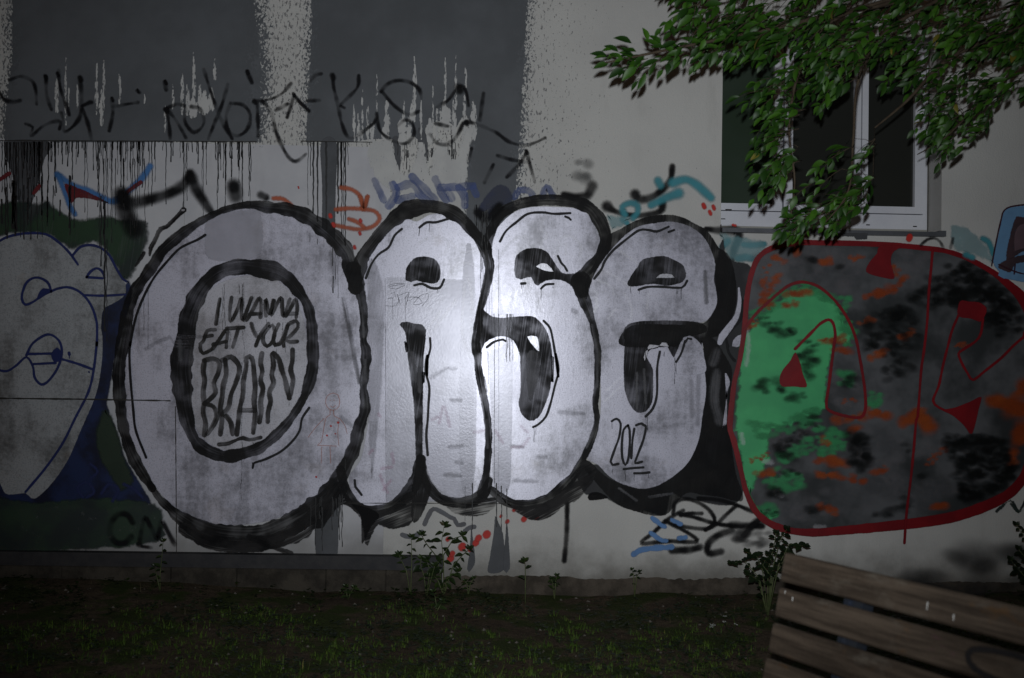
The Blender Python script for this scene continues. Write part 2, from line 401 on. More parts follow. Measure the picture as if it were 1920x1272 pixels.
m_silver_old = silver('weathered_silver_paint', base=(.22, .23, .245), dirt=.8, metal=.2, rough=.5)

def m_wall():
    k = NB('rough_cream_plaster'); p = k.pos()
    a = k.noise(p, .9, 4, .6); f = k.noise(p, 130, 3, .65); sp = k.noise(k.pos((1, 1, .35)), 85, 2, .6)
    x = k.node('ShaderNodeSeparateXYZ', {0: p}).outputs
    c = k.mix(k.ramp(a, .35, .65), (.40, .395, .385), (.46, .455, .44))
    # flecks of grey roller paint, thicker towards the painted side
    fl_ = k.noise(k.pos((1, 1, .45)), 62, 3, .7)
    thr = k.ramp(x[0], P(960, 100).x, P(1210, 100).x, .565, .70, False)
    c = k.mix(k.math('MULTIPLY', k.math('MULTIPLY', k.math('GREATER_THAN', fl_, thr), k.ramp(x[2], 2.1, 2.6)), .8), c, (.10, .10, .105))
    c = k.mix(k.ramp(k.noise(k.pos((1, 1, .3)), 6, 4, .6), .55, .8, 0, .18), c, (.16, .15, .13))
    # splash dirt near the ground
    dz = k.math('ADD', x[2], k.math('MULTIPLY', k.math('SUBTRACT', k.noise(p, 5, 5, .6), .5), .35))
    c = k.mix(k.ramp(dz, .02, .34, .72, 0), c, (.055, .048, .036))
    k.set(Base_Color=c, Roughness=.88, Specular_IOR_Level=.2)
    k.bump(k.math('ADD', f, k.math('MULTIPLY', sp, .6)), .7, .004); return k.m
def m_board():
    k = NB('smooth_rendered_board'); p = k.pos()
    c = k.mix(k.ramp(k.noise(p, 2.0, 5, .6), .35, .65), (.37, .37, .395), (.43, .43, .45))
    c = k.mix(k.ramp(k.noise(k.pos((1, 1, .2)), 5, 4, .6), .55, .8, 0, .25), c, (.13, .12, .12))
    x = k.node('ShaderNodeSeparateXYZ', {0: p}).outputs
    dz = k.math('ADD', x[2], k.math('MULTIPLY', k.math('SUBTRACT', k.noise(p, 6, 5, .6), .5), .3))
    c = k.mix(k.ramp(dz, .2, .45, .5, 0), c, (.07, .065, .05))
    k.set(Base_Color=c, Roughness=.7, Specular_IOR_Level=.3)
    k.bump(k.noise(p, 150, 3), .3, .0015); return k.m
def simple(name, c1, c2, scale=8, rough=.7, spec=.3, bump=.4, bd=.003, stretch=(1, 1, 1), metal=0, fine=120):
    k = NB(name); p = k.pos(stretch)
    c = k.mix(k.ramp(k.noise(p, scale, 5, .65), .35, .65), c1, c2)
    f = k.noise(p, fine, 3, .65); c = k.mix(k.math('MULTIPLY', f, .35), c, tuple(q*.5 for q in c1))
    k.set(Base_Color=c, Roughness=rough, Specular_IOR_Level=spec, Metallic=metal)
    k.bump(k.math('ADD', f, k.noise(p, scale*3, 3)), bump, bd); return k.m
mw, mbd = m_wall(), m_board()
m_plinth = simple('rough_concrete', (.060, .052, .042), (.022, .019, .016), 7, .9, .2, .8, .008)
m_tar = simple('dark_bitumen_edge', (.022, .022, .026), (.035, .034, .036), 12, .7)
m_white = simple('white_window_plastic', (.62, .63, .68), (.55, .56, .62), 3, .35, .5, .1)
m_sill = simple('grey_sheet_metal', (.10, .105, .12), (.075, .08, .09), 7, .45, .5, .2, metal=.3)
m_joint = simple('dark_joint_dirt', (.02, .018, .016), (.04, .035, .03), 20, .9)
m_dark = simple('dark_room', (.006, .008, .006), (.01, .012, .009), 2, .9, .05)
m_reveal = simple('window_reveal_plaster', (.30, .295, .27), (.26, .255, .24), 4, .85, .2)

# ------------------------------------------------------------------ the building
B = empty('building', (0.3, 0.2, 0), 'pale rendered house wall covered in graffiti with a white framed window at upper right', 'building')
# window opening corners (wall plane)
wx0, wx1 = P(1353, 300).x, P(1766, 300).x
wz0, wz1 = P(1560, 432).z, P(1560, 66).z
X0, X1, Z0, Z1 = -9.0, 10.0, -0.3, 6.2
mb = MB(); T = .32
mb.box((X0, 0, Z0), (wx0, T, Z1)); mb.box((wx1, 0, Z0), (X1, T, Z1))
mb.box((wx0, 0, Z0), (wx1, T, wz0)); mb.box((wx0, 0, wz1), (wx1, T, Z1))
wall = mb.build('wall', mw, B)
# the smooth boards on the lower left, each its own slab
def board(a, b, c, d, name='wall_panel'):
    p, q = P(a, d), P(c, b); m = MB()
    m.box((p.x+.0015, -.006, p.z+.0015), (q.x-.0015, .001, q.z-.0015)); return m.build(name, mbd, B)
zt = P(330, 268).z; zm = P(165, 748).z; zb = P(330, 1036).z
def board_w(x0, z0, x1, z1):
    m = MB(); m.box((x0+.0015, -.006, z0+.0015), (x1-.0015, -.0005, z1-.0015)); return m.build('wall_panel', mbd, B)
xa, xb, xc = P(-420, 700).x, P(335, 880).x, P(725, 720).x
z9 = P(800, 941).z
board_w(xa, zm, xb, zt); board_w(xa, zb, xb, zm); board_w(xb, zb, xc, zt)
board_w(xc, z9, P(955, 700).x, P(760, 520).z)
# plinth: bitumen edge and blocks
xr = P(831, 1060).x; zl = P(600, 1038).z; zk = P(600, 1063).z
m = MB(); m.box((xa, -.075, zk), (xr, -.0005, zl)); m.build('plinth_edge_strip', m_tar, B)
zz = zk; xx = xa; rb = random.Random(3)
while xx < xr:
    w = rb.uniform(.34, .72); x2 = min(xx+w, xr-.004); dy = rb.uniform(-.010, .006)
    m = MB(); m.box((xx+.0015, -.06+dy, -.25), (x2-.0015, -.0006, zk-.0015+rb.uniform(-.006, 0)), bev=.006); o = m.build('plinth_block', m_plinth, B); xx += w
# concrete footing kerb to the right of the plinth
v = []; f = []; n = 500; xs = np.linspace(xr+.004, 9.5, n)
for i, x in enumerate(xs):
    top = .085+.03*mn.noise(Vector((x*2.1, 3, 0)))+.012*mn.noise(Vector((x*9, 3, 0)))+.012*mn.noise(Vector((x*31, 3, 0)))
    for yy, z in ((-.0008, top), (-.006, top-.012+.012*mn.noise(Vector((x*17, 3, 0)))), (-.03, -.0), (-.07+.02*mn.noise(Vector((x*3, 7, 2))), -.05)): v.append((x, yy, z))
for i in range(n-1):
    for j in range(3): f.append((i*4+j, i*4+j+1, i*4+5+j, i*4+4+j))
mesh_obj('footing', v, f, simple('stained_footing', (.085, .070, .056), (.032, .027, .021), 7, .9, .2, .8, .006), B, True)

# window
win = empty('window', (wx0, .2, wz0), 'three pane white window set back in the wall behind the hanging branches', 'x'); del win['category']
win.parent = B; win.matrix_parent_inverse = B.matrix_world.inverted()
Yf = .20
def wp(a, b, y=Yf): return P(a, b, y)
fx0, fx1 = wx0-.03, P(1738, 420, Yf).x
fz0 = P(1560, 422, Yf).z; fz1 = wz1+.05
m = MB(); q = .085
m.box((fx0, Yf, fz0-.02), (fx1, Yf+.07, fz0+.075)); m.box((fx0, Yf, fz1-.07), (fx1, Yf+.07, fz1))
m.box((fx1-.028, Yf+.001, fz0+.075), (fx1, Yf+.07, fz1-.07)); m.box((fx0-.05, Yf+.001, fz0+.075), (fx0, Yf+.07, fz1-.07))
m.build('window_frame', m_white, win)
px_ = [(fx0, P(1450, 350, Yf).x), (P(1485, 350, Yf).x, P(1601, 350, Yf).x), (P(1626, 350, Yf).x, P(1714, 350, Yf).x)]
glassm = NB('window_glass'); pg = glassm.pos()
glassm.set(Base_Color=glassm.mix(glassm.ramp(glassm.noise(pg, 1.5, 2), .4, .6), (.026, .040, .027), (.034, .048, .036)), Roughness=.12, Specular_IOR_Level=.5)  # raised greenish base paints a faint reflection into the first pane
glass2 = NB('window_glass_dark'); glass2.set(Base_Color=(.020, .021, .019), Roughness=.12)
for i, (a, b) in enumerate(px_):
    s = MB(); zlo = fz0+.080; zhi = fz1-.074; e = .045
    so_ = P(1737, 350, Yf).x-.03
    L = a-(.055 if i else .0)+(.002 if i else 0); Rr = b+(.053 if i == 0 else .035)
    if i == 1: L = a-.05; Rr = b+.039
    if i == 2: L = a-.039; Rr = min(b+.05, fx1-.030)
    L = {0: fx0, 1: a-.055, 2: a-.0395}[i]; Rr = {0: b+.055, 1: b+.0395, 2: fx1-.0295}[i]
    y0 = Yf-.012
    s.box((L, y0, zlo), (Rr, y0+.055, zlo+e)); s.box((L, y0, zhi-e), (Rr, y0+.055, zhi))
    if i: s.box((L, y0+.001, zlo+e), (a, y0+.055, zhi-e))
    s.box((b, y0+.001, zlo+e), (Rr, y0+.055, zhi-e))
    sash = s.build('sash', m_white, win)
    g = MB(); g.box((a-.002, Yf+.022, zlo+e-.002), (b+.002, Yf+.028, zhi-e+.002)); pane = g.build('window_pane', (glassm if i == 0 else glass2).m, win)
# gaskets and drain slots
g = MB()
for a, b, c, d in ((1360, 392.5, 1372, 394.5), (1352, 410, 1360, 411.5), (1624, 421, 1631, 423), (1712, 424, 1719, 426)):
    p1, p2 = P(a, d, Yf-.0135 if b < 400 else Yf-.001), P(c, b, Yf-.0135 if b < 400 else Yf-.001)
    g.box((p1.x, p1.y-.001, p1.z), (p2.x, p1.y+.0005, p2.z))
g.build('drain_slot', m_joint, win)
mb = MB(); mb.box((wx0+.001, -.045, wz0-.030), (wx1+.012, Yf-.015, wz0-.003)); mb.box((wx1-.03, -.040, wz0-.0028), (wx1+.014, Yf-.02, wz0+.006)); mb.box((wx0-.004, -.02, wz0-.026), (wx0+.0005, .10, wz0+.02))
mb.build('window_sill', m_sill, win)
mb = MB(); mb.box((wx0-.06, Yf+.071, wz0-.1), (wx1+.02, Yf+.08, wz1+.1)); mb.build('blind', m_dark, win)  # near-black sheet, the darkness of the unlit room put into its colour
mb = MB(); mb.box((fx1+.001, Yf-.01, wz0), (wx1-.0005, Yf+.05, wz1)); mb.box((fx0, Yf-.01, wz0-.002), (fx1, Yf+.05, fz0-.021)); mb.build('reveal', m_reveal, win)
g = MB(); g.box((fx1-.0015, Yf-.0125, wz0), (fx1+.0035, Yf-.0105, wz1)); g.build('sealant_line', m_joint, win)

exec_parts = []
# ------------------------------------------------------------------ paint on the wall, oldest layers first
f = Film()   # three bands of dark grey over-painting
f.fill('0 24,-80 462,-80 484,60 490,140 484,268 8,268 12,200 24,110', 3, straight=True, jag=1)
f.fill('0 584,-80 992,-80 984,100 976,250 964,385 960,470 872,470 876,330 884,235 872,215 855,240 836,225 800,235 795,268 762,250 745,262 700,262 655,268 574,268 580,150 584,60', 3, straight=True, jag=1)
f.fill('0 -300,-80 -30,-80 -40,120 -60,268 -300,268', 3, straight=True, jag=1)
grey = f.build('grey_overpaint', m_grey, B, 'dark grey paint blocks covering older tags on the upper wall')
f = Film()   # ragged, rolled edges of the grey blocks
for sp in ('462,-70 484,60 490,140 485,250', '24,-70 24,110 12,200 8,262', '584,-70 584,60 580,150 575,255', '992,-70 984,100 976,250 964,385 962,400', '872,400 876,330 884,240'):
    f.stroke('0 '+sp, 62 if sp[0] == '4' else 40, wob=.05, straight=True)
f.build('ragged_roller_edge', paint('ragged_grey_edge', (.100, .107, .119), (.080, .086, .095), edge=.004, rag=.22, rscale=80, vert=.7, rough=.65, off=.055), grey)
f = Film()   # grey runs that go down to the ground
f.fill('0 602,270 632,270 630,380 628,700 634,1036 592,1036 598,700 604,380', 2)
f.fill('0 742,255 752,270 750,330 744,372 738,330 733,270', 2); f.fill('0 785,240 802,260 800,320 796,357 788,320 783,270', 2)
f.fill('4 985,200 1005,240 1030,300 1040,420 1030,510 945,520 955,430 975,300', 2); f.fill('4 1050,230 1062,330 1068,500 1030,505 1040,330', 2)
f.fill('4 850,240 862,330 874,440 868,480 838,520 826,500 838,420 845,330', 2)
f.fill('0 12,268 95,268 85,300 74,340 55,395 35,380 24,330', 3); f.fill('0 2,930 32,940 38,1020 2,1022', 3)
f.build('grey_run', paint('grey_run_paint', (.065, .069, .078), (.050, .053, .060), edge=.004, rag=.004), grey)
f = Film(); it = []
for i in range(125): it.append((random.uniform(40, 474), 267, 267+min(165, 10+random.expovariate(1/36)), random.uniform(1.2, 2.6)))
for x in (160, 185, 200, 232, 240, 262, 292, 345, 352, 388, 410, 425, 455, 468): it.append((x, 267, random.uniform(330, 400), random.uniform(1.3, 2.6)))
for x in (15, 22, 30, 36, 44, 52, 60, 66, 74, 80): it.append((x, 268, random.uniform(330, 420), random.uniform(2, 4.5)))
for i in range(26): it.append((random.uniform(5, 110), 268, random.uniform(285, 380), random.uniform(1, 2.5)))
for x, b, w in ((578, 385, 1.5), (583, 330, 2), (588, 400, 3.5), (596, 415, 3.5), (612, 430, 4), (634, 400, 4), (641, 440, 2.6), (648, 460, 3), (653, 310, 1.5), (640, 350, 4), (645, 455, 2)): it.append((x, 268, b, w))
for i in range(16): it.append((random.uniform(660, 860), random.uniform(255, 285), random.uniform(290, 330), random.uniform(1.5, 3.4)))
f.drips(it)
f.drips([(random.uniform(890, 935), 385, random.uniform(420, 520), 1.6) for i in range(20)])
LATE_DRIPS = [(random.uniform(0, 150), random.uniform(330, 380), random.uniform(400, 450), random.uniform(1.5, 4)) for i in range(30)]+[(random.uniform(185, 300), 300, random.uniform(380, 480), 1.8) for i in range(14)]+[(200, 380, 620, 4), (204, 450, 640, 2), (193, 370, 500, 3)]
f.build('paint_drips', m_drip, grey, 'thin dark runs dripping below the grey paint edge')
f = Film()   # rubbed plaster streaks in the grey
for x, a, b, w in ((125, 110, 235, 5), (108, 150, 210, 8), (130, 160, 200, 4), (183, 120, 215, 7), (196, 115, 200, 7), (192, 170, 235, 10), (225, 140, 195, 6), (272, 178, 195, 4), (146, 160, 205, 5), (364, 100, 210, 7), (343, 140, 215, 8), (352, 160, 215, 9), (376, 160, 210, 10), (404, 112, 150, 6), (398, 165, 205, 12), (385, 170, 215, 12), (325, 160, 205, 5), (311, 200, 250, 5), (362, 190, 215, 26), (384, 180, 208, 30),
                   (777, 108, 212, 8), (774, 190, 225, 16), (707, 140, 210, 4), (835, 110, 200, 5), (855, 105, 205, 5), (873, 125, 165, 6), (851, 190, 262, 9), (834, 190, 236, 18), (836, 200, 240, 22), (871, 180, 250, 9), (726, 190, 260, 12), (722, 230, 275, 14), (665, 190, 268, 6), (680, 170, 268, 6), (690, 200, 268, 7), (672, 215, 268, 8), (699, 232, 268, 12), (758, 190, 262, 7), (790, 190, 262, 6), (812, 160, 240, 4), (767, 215, 268, 12), (820, 205, 262, 9), (755, 225, 268, 22), (806, 225, 268, 12), (888, 190, 262, 14), (875, 225, 268, 22)):
    f.stroke([(x, a, w*.35), (x+random.uniform(-1, 1), (a+b)/2, w), (x, b, w*.7)], w, wob=.3)
f.fills('0 884,225 890,235 878,300 872,390 868,425 800,380 720,350 690,300 700,268 735,266 742,300 760,330 778,300 785,268 795,268 800,300 806,330 812,290 830,262 850,300 866,262', 5)
f.build('bare_streaks', m_rubbed, grey, 'pale plaster showing through the grey paint in vertical streaks', kind='stuff')

# --- old tags on the upper wall
tg = film('black_tag', m_spray_thin, B, 'long faded black spray tag written across the grey paint', lambda f: f.strokes(
 '1 0,520 30,565 80,578 120,570 | 1 60,455 120,435 180,455 205,500 212,590 | 1 150,700 190,720 180,770 240,720 300,690 345,690 340,730 | 1 265,435 268,540 295,620 | 1 335,400 345,500 380,600 395,650'
 '| 1 455,445 465,540 460,640 430,700 370,745 360,680 350,640 | 1 470,600 510,580 520,580 | 1 635,560 640,640 620,740 | 1 640,605 720,590 780,580 | 1 775,515 790,525 | 1 470,620 500,700 520,790'
 '| 1 930,465 940,510 | 1 942,620 955,700 962,785 | 1 945,618 1000,690 1050,780 | 1 930,620 1000,590 1040,600 | 1 1048,615 1045,690 1095,748 1150,700 1130,620 1080,605'
 '| 1 1150,395 1190,520 1240,660 1310,785 | 1 1285,480 1250,600 1175,785 | 1 1300,585 1275,660 1290,740 1340,768 1395,730 1410,650 1370,595 1300,585 | 1 1395,410 1420,470'
 '| 1 1430,578 1530,560 1590,530 1640,475 | 1 1450,590 1455,700 1455,770 | 1 1480,575 1530,640 1560,760 1620,880 1670,912 1725,870 | 1 1657,540 1640,600 1618,665 | 1 1657,540 1700,590 1740,630 | 1 1555,625 1620,590'
 '| 2 70,460 95,430 130,420 | 2 195,430 200,500 225,600 245,700 285,780 350,755 430,690 440,650 | 2 340,430 330,500 235,600 260,612 | 2 0,570 60,628 | 2 50,572 120,570'
 '| 2 465,520 500,480 560,458 630,470 680,510 692,560 | 2 470,520 540,600 620,650 675,632 | 2 440,640 460,740 530,795 600,812 650,760 640,695 600,680 560,712'
 '| 2 775,610 840,570 885,510 920,490 945,530 955,600 | 2 770,700 840,715 | 2 740,760 780,810 840,815 890,770 925,700 950,690 1020,710 1110,750 1180,800 1260,822 1320,810 1385,780'
 '| 2 1283,860 1240,930 1170,1000 | 2 1283,860 1305,950 1328,1030 | 2 1118,880 1200,903 1300,918 | 2 1040,530 1020,680 | 2 972,840 955,910 | 2 1095,930 1045,1030', 8, wob=.25))
f = Film()
for x, y, r in ((111, 141, 7), (153, 149, 9), (88, 146, 7), (466, 137, 7), (625, 145, 11), (861, 168, 16), (313, 156, 6), (552, 179, 6), (479, 192, 7), (987, 286, 7), (213, 188, 6), (261, 172, 5), (314, 208, 9), (875, 232, 8)):
    f.stroke([(x-1, y-2), (x+1, y+3)], r*1.5)
f.build('spray_blots', m_spray, tg)

# --- weathered tags at the left, under everything
film('green_overspray', m_dgreen, B, 'dark green paint patch behind the left silver letters', lambda f: f.fills(
 'A -200,150 50,40 130,20 330,40 420,25 560,130 700,180 900,150 1080,180 1250,190 1285,260 1280,380 1210,560 1130,700 1040,720 940,520 800,400 620,460 400,340 100,330 -200,400', 12))
film('star_tag', m_sky, B, 'blue edged star spray with red centre above the left letters', lambda f: (f.stroke('1 330,985 420,1050 520,1085 630,1135 690,1110 760,1050 810,1000 850,940', 12), f.stroke('1 335,990 370,1080 400,1160 430,1210', 9)))
film('red_star_fill', m_redwash, B, 'dull red fill inside the blue star spray', lambda f: (f.fill('1 370,1040 450,1060 560,1110 620,1150 540,1130 440,1120 410,1150', 3), f.strokes('1 700,1110 740,1070 800,1030|1 0,1020 60,980|1 200,1090 230,1050', 9)))
film('black_arrow_spray', m_spray, B, 'soft black arrow shaped spray stroke above the big round letter', lambda f: (
 f.stroke('1 690,1100 700,1170 730,1240 760,1290', 30), f.stroke('1 690,1110,60 740,1145,70 850,1125,60 950,1095,55 1030,1050,60 1075,985,40', 18), f.stroke('1 1075,980,50 1110,1070,60 1170,1165,45 1200,1200,30', 16), f.stroke('1 1320,1050 1330,1110', 26), f.stroke('1 1470,1100 1500,1115', 14)))
film('orange_tag', m_orange, B, 'small orange spray squiggle between the first two letters', lambda f: f.strokes(
 'C 790,15 850,15 900,35 950,80|2 240,1060 300,1070 350,1110 370,1180 390,1110|C 1320,110 1440,100 1560,108 1650,125 1692,185 1640,250 1530,278 1420,265 1300,240|C 1430,190 1500,215 1560,260|C 1525,0 1545,60 1552,110 1590,0', 8))
film('red_dots', m_red, B, 'red spray dots dotted beside the orange squiggle', lambda f: [f.stroke([(x-.5, y-1.5), (x+.5, y+1.5)], r) for x, y, r in ((620.6, 406, 11), (676.8, 415, 10), (675.7, 439, 9), (665.8, 464.7, 10), (626, 423, 11), (561, 353, 4))])
film('blue_tag', m_blue, B, 'periwinkle blue brushed letters peeking out above the silver letters', lambda f: (f.strokes(
 '2 530,1040 550,1090 510,1160|2 560,1060 640,1040 690,1110 740,1140|2 640,1000 700,1060 770,1130|2 560,1130 640,1110|2 770,1010 800,1080 830,1130|2 800,1060 900,1055 980,1050|2 900,1060 930,1100 935,1160|2 840,1080 860,1120', 17), f.strokes(
 '2 430,1020 480,1130|2 1215,1110 1240,1075 1300,1080 1320,1120|2 1370,1110 1395,1060 1430,1110|2 980,1060 1000,1100', 15)))
film('blue_shadow_tag', paint('dark_blue_wash', (.02, .028, .075), (.03, .035, .06), edge=.02, rag=.01, op=.75), B, 'dark blue wash over the grey band', lambda f: (f.fill('2 1010,1210 1020,1150 1090,1060 1140,1040 1190,1070 1200,1140 1080,1180', 4), f.stroke('2 1010,1200 1050,1230 1100,1170', 14)))
film('black_mist', m_smudge, B, 'soft black spray smudge above the last letters', lambda f: (f.soft('2 1540,930 1590,900 1650,920 1655,970 1610,1030 1560,1030 1530,990', 17, flat=.9)))
film('black_hook_spray', m_spray, B, 'two thick soft black spray hooks left of the window', lambda f: (
 f.stroke('2 1490,1100,40 1560,1115,50 1620,1105,50 1650,1050,60', 14), f.stroke('5 420,590,90 450,630,85 520,632,70 600,595,60 690,520,60 735,440,55 745,345,50', 15), f.stroke('5 175,695,85 240,735,50 340,765,45 470,775,50 600,755,60 655,720,70 657,665,75', 12),
 f.stroke('5 1040,890,40 1140,905,60 1260,905,80 1320,915,80 1325,980,80 1290,1060,60 1270,1160,55', 16)))
film('teal_spray_arcs', m_teal, B, 'teal spray arcs left of the window', lambda f: f.strokes(
 '5 620,470,70 640,510,70|5 750,490,80 860,460,80 950,500,75 1020,560,75 1085,620,70|5 560,685,60 680,625,70 800,580,90|5 330,770,60 310,700,60 380,665,60 440,690,60 440,750,50 400,800,50|5 310,810,50 350,840,50|5 1370,1030,50 1450,1035,50 1550,1025,50|5 1320,1150,60 1390,1140,60 1440,1150,60|5 1180,1050,60 1230,1000,60', 13))
film('teal_mist', m_tealhaze, B, 'pale teal haze round the bracket shaped black spray', lambda f: (f.fill('5 1150,920 1400,960 1560,1010 1500,1180 1250,1170 1180,1050', 10), f.fill('5 170,760 400,790 330,860 210,920 180,830', 8)))
film('red_dot_trio', m_red, B, 'three red spray dots left of the window corner', lambda f: [f.stroke([(x-1, y-2.4), (x+1, y+2.4)], r) for x, y, r in ((1318.2, 387.5, 11), (1336.6, 390.7, 10), (1330, 400.6, 10))] + [f.stroke([(1372, 423), (1377, 424)], 7)])
film('black_patch', paint('flat_black_patch', (.013, .013, .017), (.018, .02, .022), edge=.012, rag=.006), B, 'black painted patch between the last silver letter and the red outlined piece', lambda f: (
 f.fill('G 1300,430 1360,480 1420,540 1560,575 1600,700 1520,880 1560,1272 H 980,250 1000,880 700,900 600,870 560,985 430,960 300,930 200,880 100,860 90,700 500,700 700,500', 5)))
film('bottom_tag', m_spray, B, 'black spray tag scribbled under the last silver letter', lambda f: (f.strokes(
 'H 565,1018 500,1080 430,1143 580,1132 740,1135 700,1090 565,1018|H 565,1020 615,985 665,958|H 608,975 620,915 680,893 760,918 820,965 843,1020 800,1060 700,1055 620,1040|H 750,890 860,898 960,925 1060,965|H 640,975 740,1000 860,1035 1000,1050|H 965,930 900,990 860,1030 790,1070|H 650,985 700,975 770,975', 7.5),
 f.strokes('H 935,1040 1020,1045 1110,1045|H 940,1070 860,1100 805,1150 810,1200 880,1190|H 600,1185 700,1180 760,1165|H 1010,1100 1060,1040 1110,1000', 13)))
film('bottom_tag_mist', m_smudge, B, None, lambda f: f.soft('H 950,1060 1100,1060 1170,1100 1100,1170 960,1150', 14))
film('blue_brush_mark', paint('cornflower_paint', (.10, .22, .46), edge=.01, rag=.01, rscale=30, op=.9), B, 'cornflower blue brush marks by the black tag under the last letter', lambda f: (f.stroke('H 385,1205 430,1180 520,1170 600,1165', 14), f.strokes('H 490,1000 540,1040 560,1050|H 600,1010 650,1035|H 480,1085 540,1125 570,1130|H 640,1115 680,1110', 11)))
film('grey_zigzag', paint('grey_brush', (.10, .105, .12), (.08, .08, .09), edge=.006, rag=.004, streak=.3), B, 'grey brushed zigzag under the second letter', lambda f: f.strokes('4 590,245 615,190 640,160 690,180 730,205 755,215 775,250 810,245|4 465,305 500,315 540,310 575,290|4 815,285 840,265 870,260', 10))
film('red_dot_chain', m_red, B, 'chain of red spray dots rising between the weeds and the grey runs', lambda f: [f.stroke([(x-.8, y+1), (x+.8, y-1)], r) for x, y, r in ((867, 1024, 19), (892, 1017, 14), (897, 1008, 14), (912.6, 1001, 17), (845, 1046, 15), (848, 1037, 13), (840, 1010, 11), (881, 1029, 10), (951, 977, 10), (964, 955, 10), (982, 972.6, 12), (939, 967, 7), (1006, 969, 11))])
film('vertical_spray_line', m_spray, B, 'single vertical black spray line near the ground', lambda f: f.stroke('4 1388,130 1385,300 1372,450', 9))

# --- left silver letters with navy line (cartoon faces left as plain letter shapes)
navy = film('navy_background', m_navy, B, 'navy blue painted background around the left silver letters', lambda f: f.fills(
 'A 880,960 1000,880 1100,700 1150,800 1120,960 1080,1100 B 640,150 620,250 600,360 600,420 640,520 700,700 790,850 830,940 700,950 560,975 440,950 300,960 150,965 -100,975 -100,700 300,500', 6))
film('green_patch', paint('olive_green_mist', (.020, .036, .022), edge=.08, rag=.03, rscale=20, op=.9), navy, None, lambda f: f.fill('B 560,430 620,450 700,700 740,820 660,870 580,760 520,600', 10))
film('faded_green_strip', m_strip, B, 'faded green spray strip along the foot of the left panels', lambda f: f.fill('B -100,900 200,920 500,900 850,930 900,1050 860,1150 400,1190 -100,1175', 8, step=14))
film('blue_scribble', paint('blue_swirl', (.02, .03, .12), edge=.02, rag=.01, op=.7), navy, None, lambda f: f.strokes('B 460,900 430,850 480,820 520,870 480,900|B 560,880 600,830 650,860 620,920|B 680,830 740,860 780,900|B 500,720 540,760 500,800', 9))
left = film('silver_letter_left', m_silver_old, B, 'grey silver letters with thin navy outline at the far left', lambda f: (
 f.fill('A -300,560 -200,440 0,385 80,345 200,318 330,318 430,335 530,405 625,492 700,435 790,418 880,445 960,515 1010,610 1060,705 1085,740 1082,835 1000,900 900,960 880,1100 B 568,60 560,200 530,350 450,540 380,700 290,830 200,910 150,880 100,885 40,880 0,800 -60,700 -150,500', 2)))
film('navy_outline', m_navyline, left, 'thin navy outlines of the left silver letters', lambda f: (f.strokes(
 'A -250,500 0,385 80,345 200,318 330,312 430,330 530,400 610,480 680,578|A 635,500 700,430 790,413 880,440 950,505 1000,600 1060,700 1090,720|A 740,838 900,842 1080,832|A 450,808 500,785 590,770 670,795 740,850 800,940 838,1060 843,1160 840,1272 B 535,60 520,200 490,330 420,470 350,610 260,740 150,872', 6),
 f.strokes('A 452,808 435,745 390,705 320,688 250,725 215,800 205,870 235,918 300,895 380,840 452,805|A 755,685 785,640 835,610 880,630 905,690 830,690 755,685|B 155,135 190,70 270,22 330,55 346,120 325,200 275,272 235,292 200,255 190,195 155,145 100,190 50,220 0,212 -50,190|B 160,128 300,125|B 195,182 312,176|B 345,155 430,180 512,210', 6),
 f.fill('A 330,885 345,820 385,775 435,780 452,805 400,845', 2), f.fill('B 285,128 320,90 345,120 335,170 305,175', 2), f.stroke('B 385,122 387,130', 7), f.stroke('B 492,224 494,226', 5), f.stroke('B 386,135 388,150', 3)))
film('late_drips', m_drip, B, 'dark runs crossing the green patch above the left silver letters', lambda f: f.drips(LATE_DRIPS))
film('cm_letters', m_spray_thin, B, 'small dark letters C M sprayed low on the left panel', lambda f: (f.strokes('B 730,1035 700,995 650,992 612,1040 608,1100 640,1145 690,1145 720,1115', 13), f.strokes('B 765,1150 775,1090 795,1010 830,1070 862,1125 872,1075 885,1025 915,1080 955,1155', 10), f.stroke('B 760,1155 768,1158', 11), f.stroke('B 780,1165 830,1172', 7)))

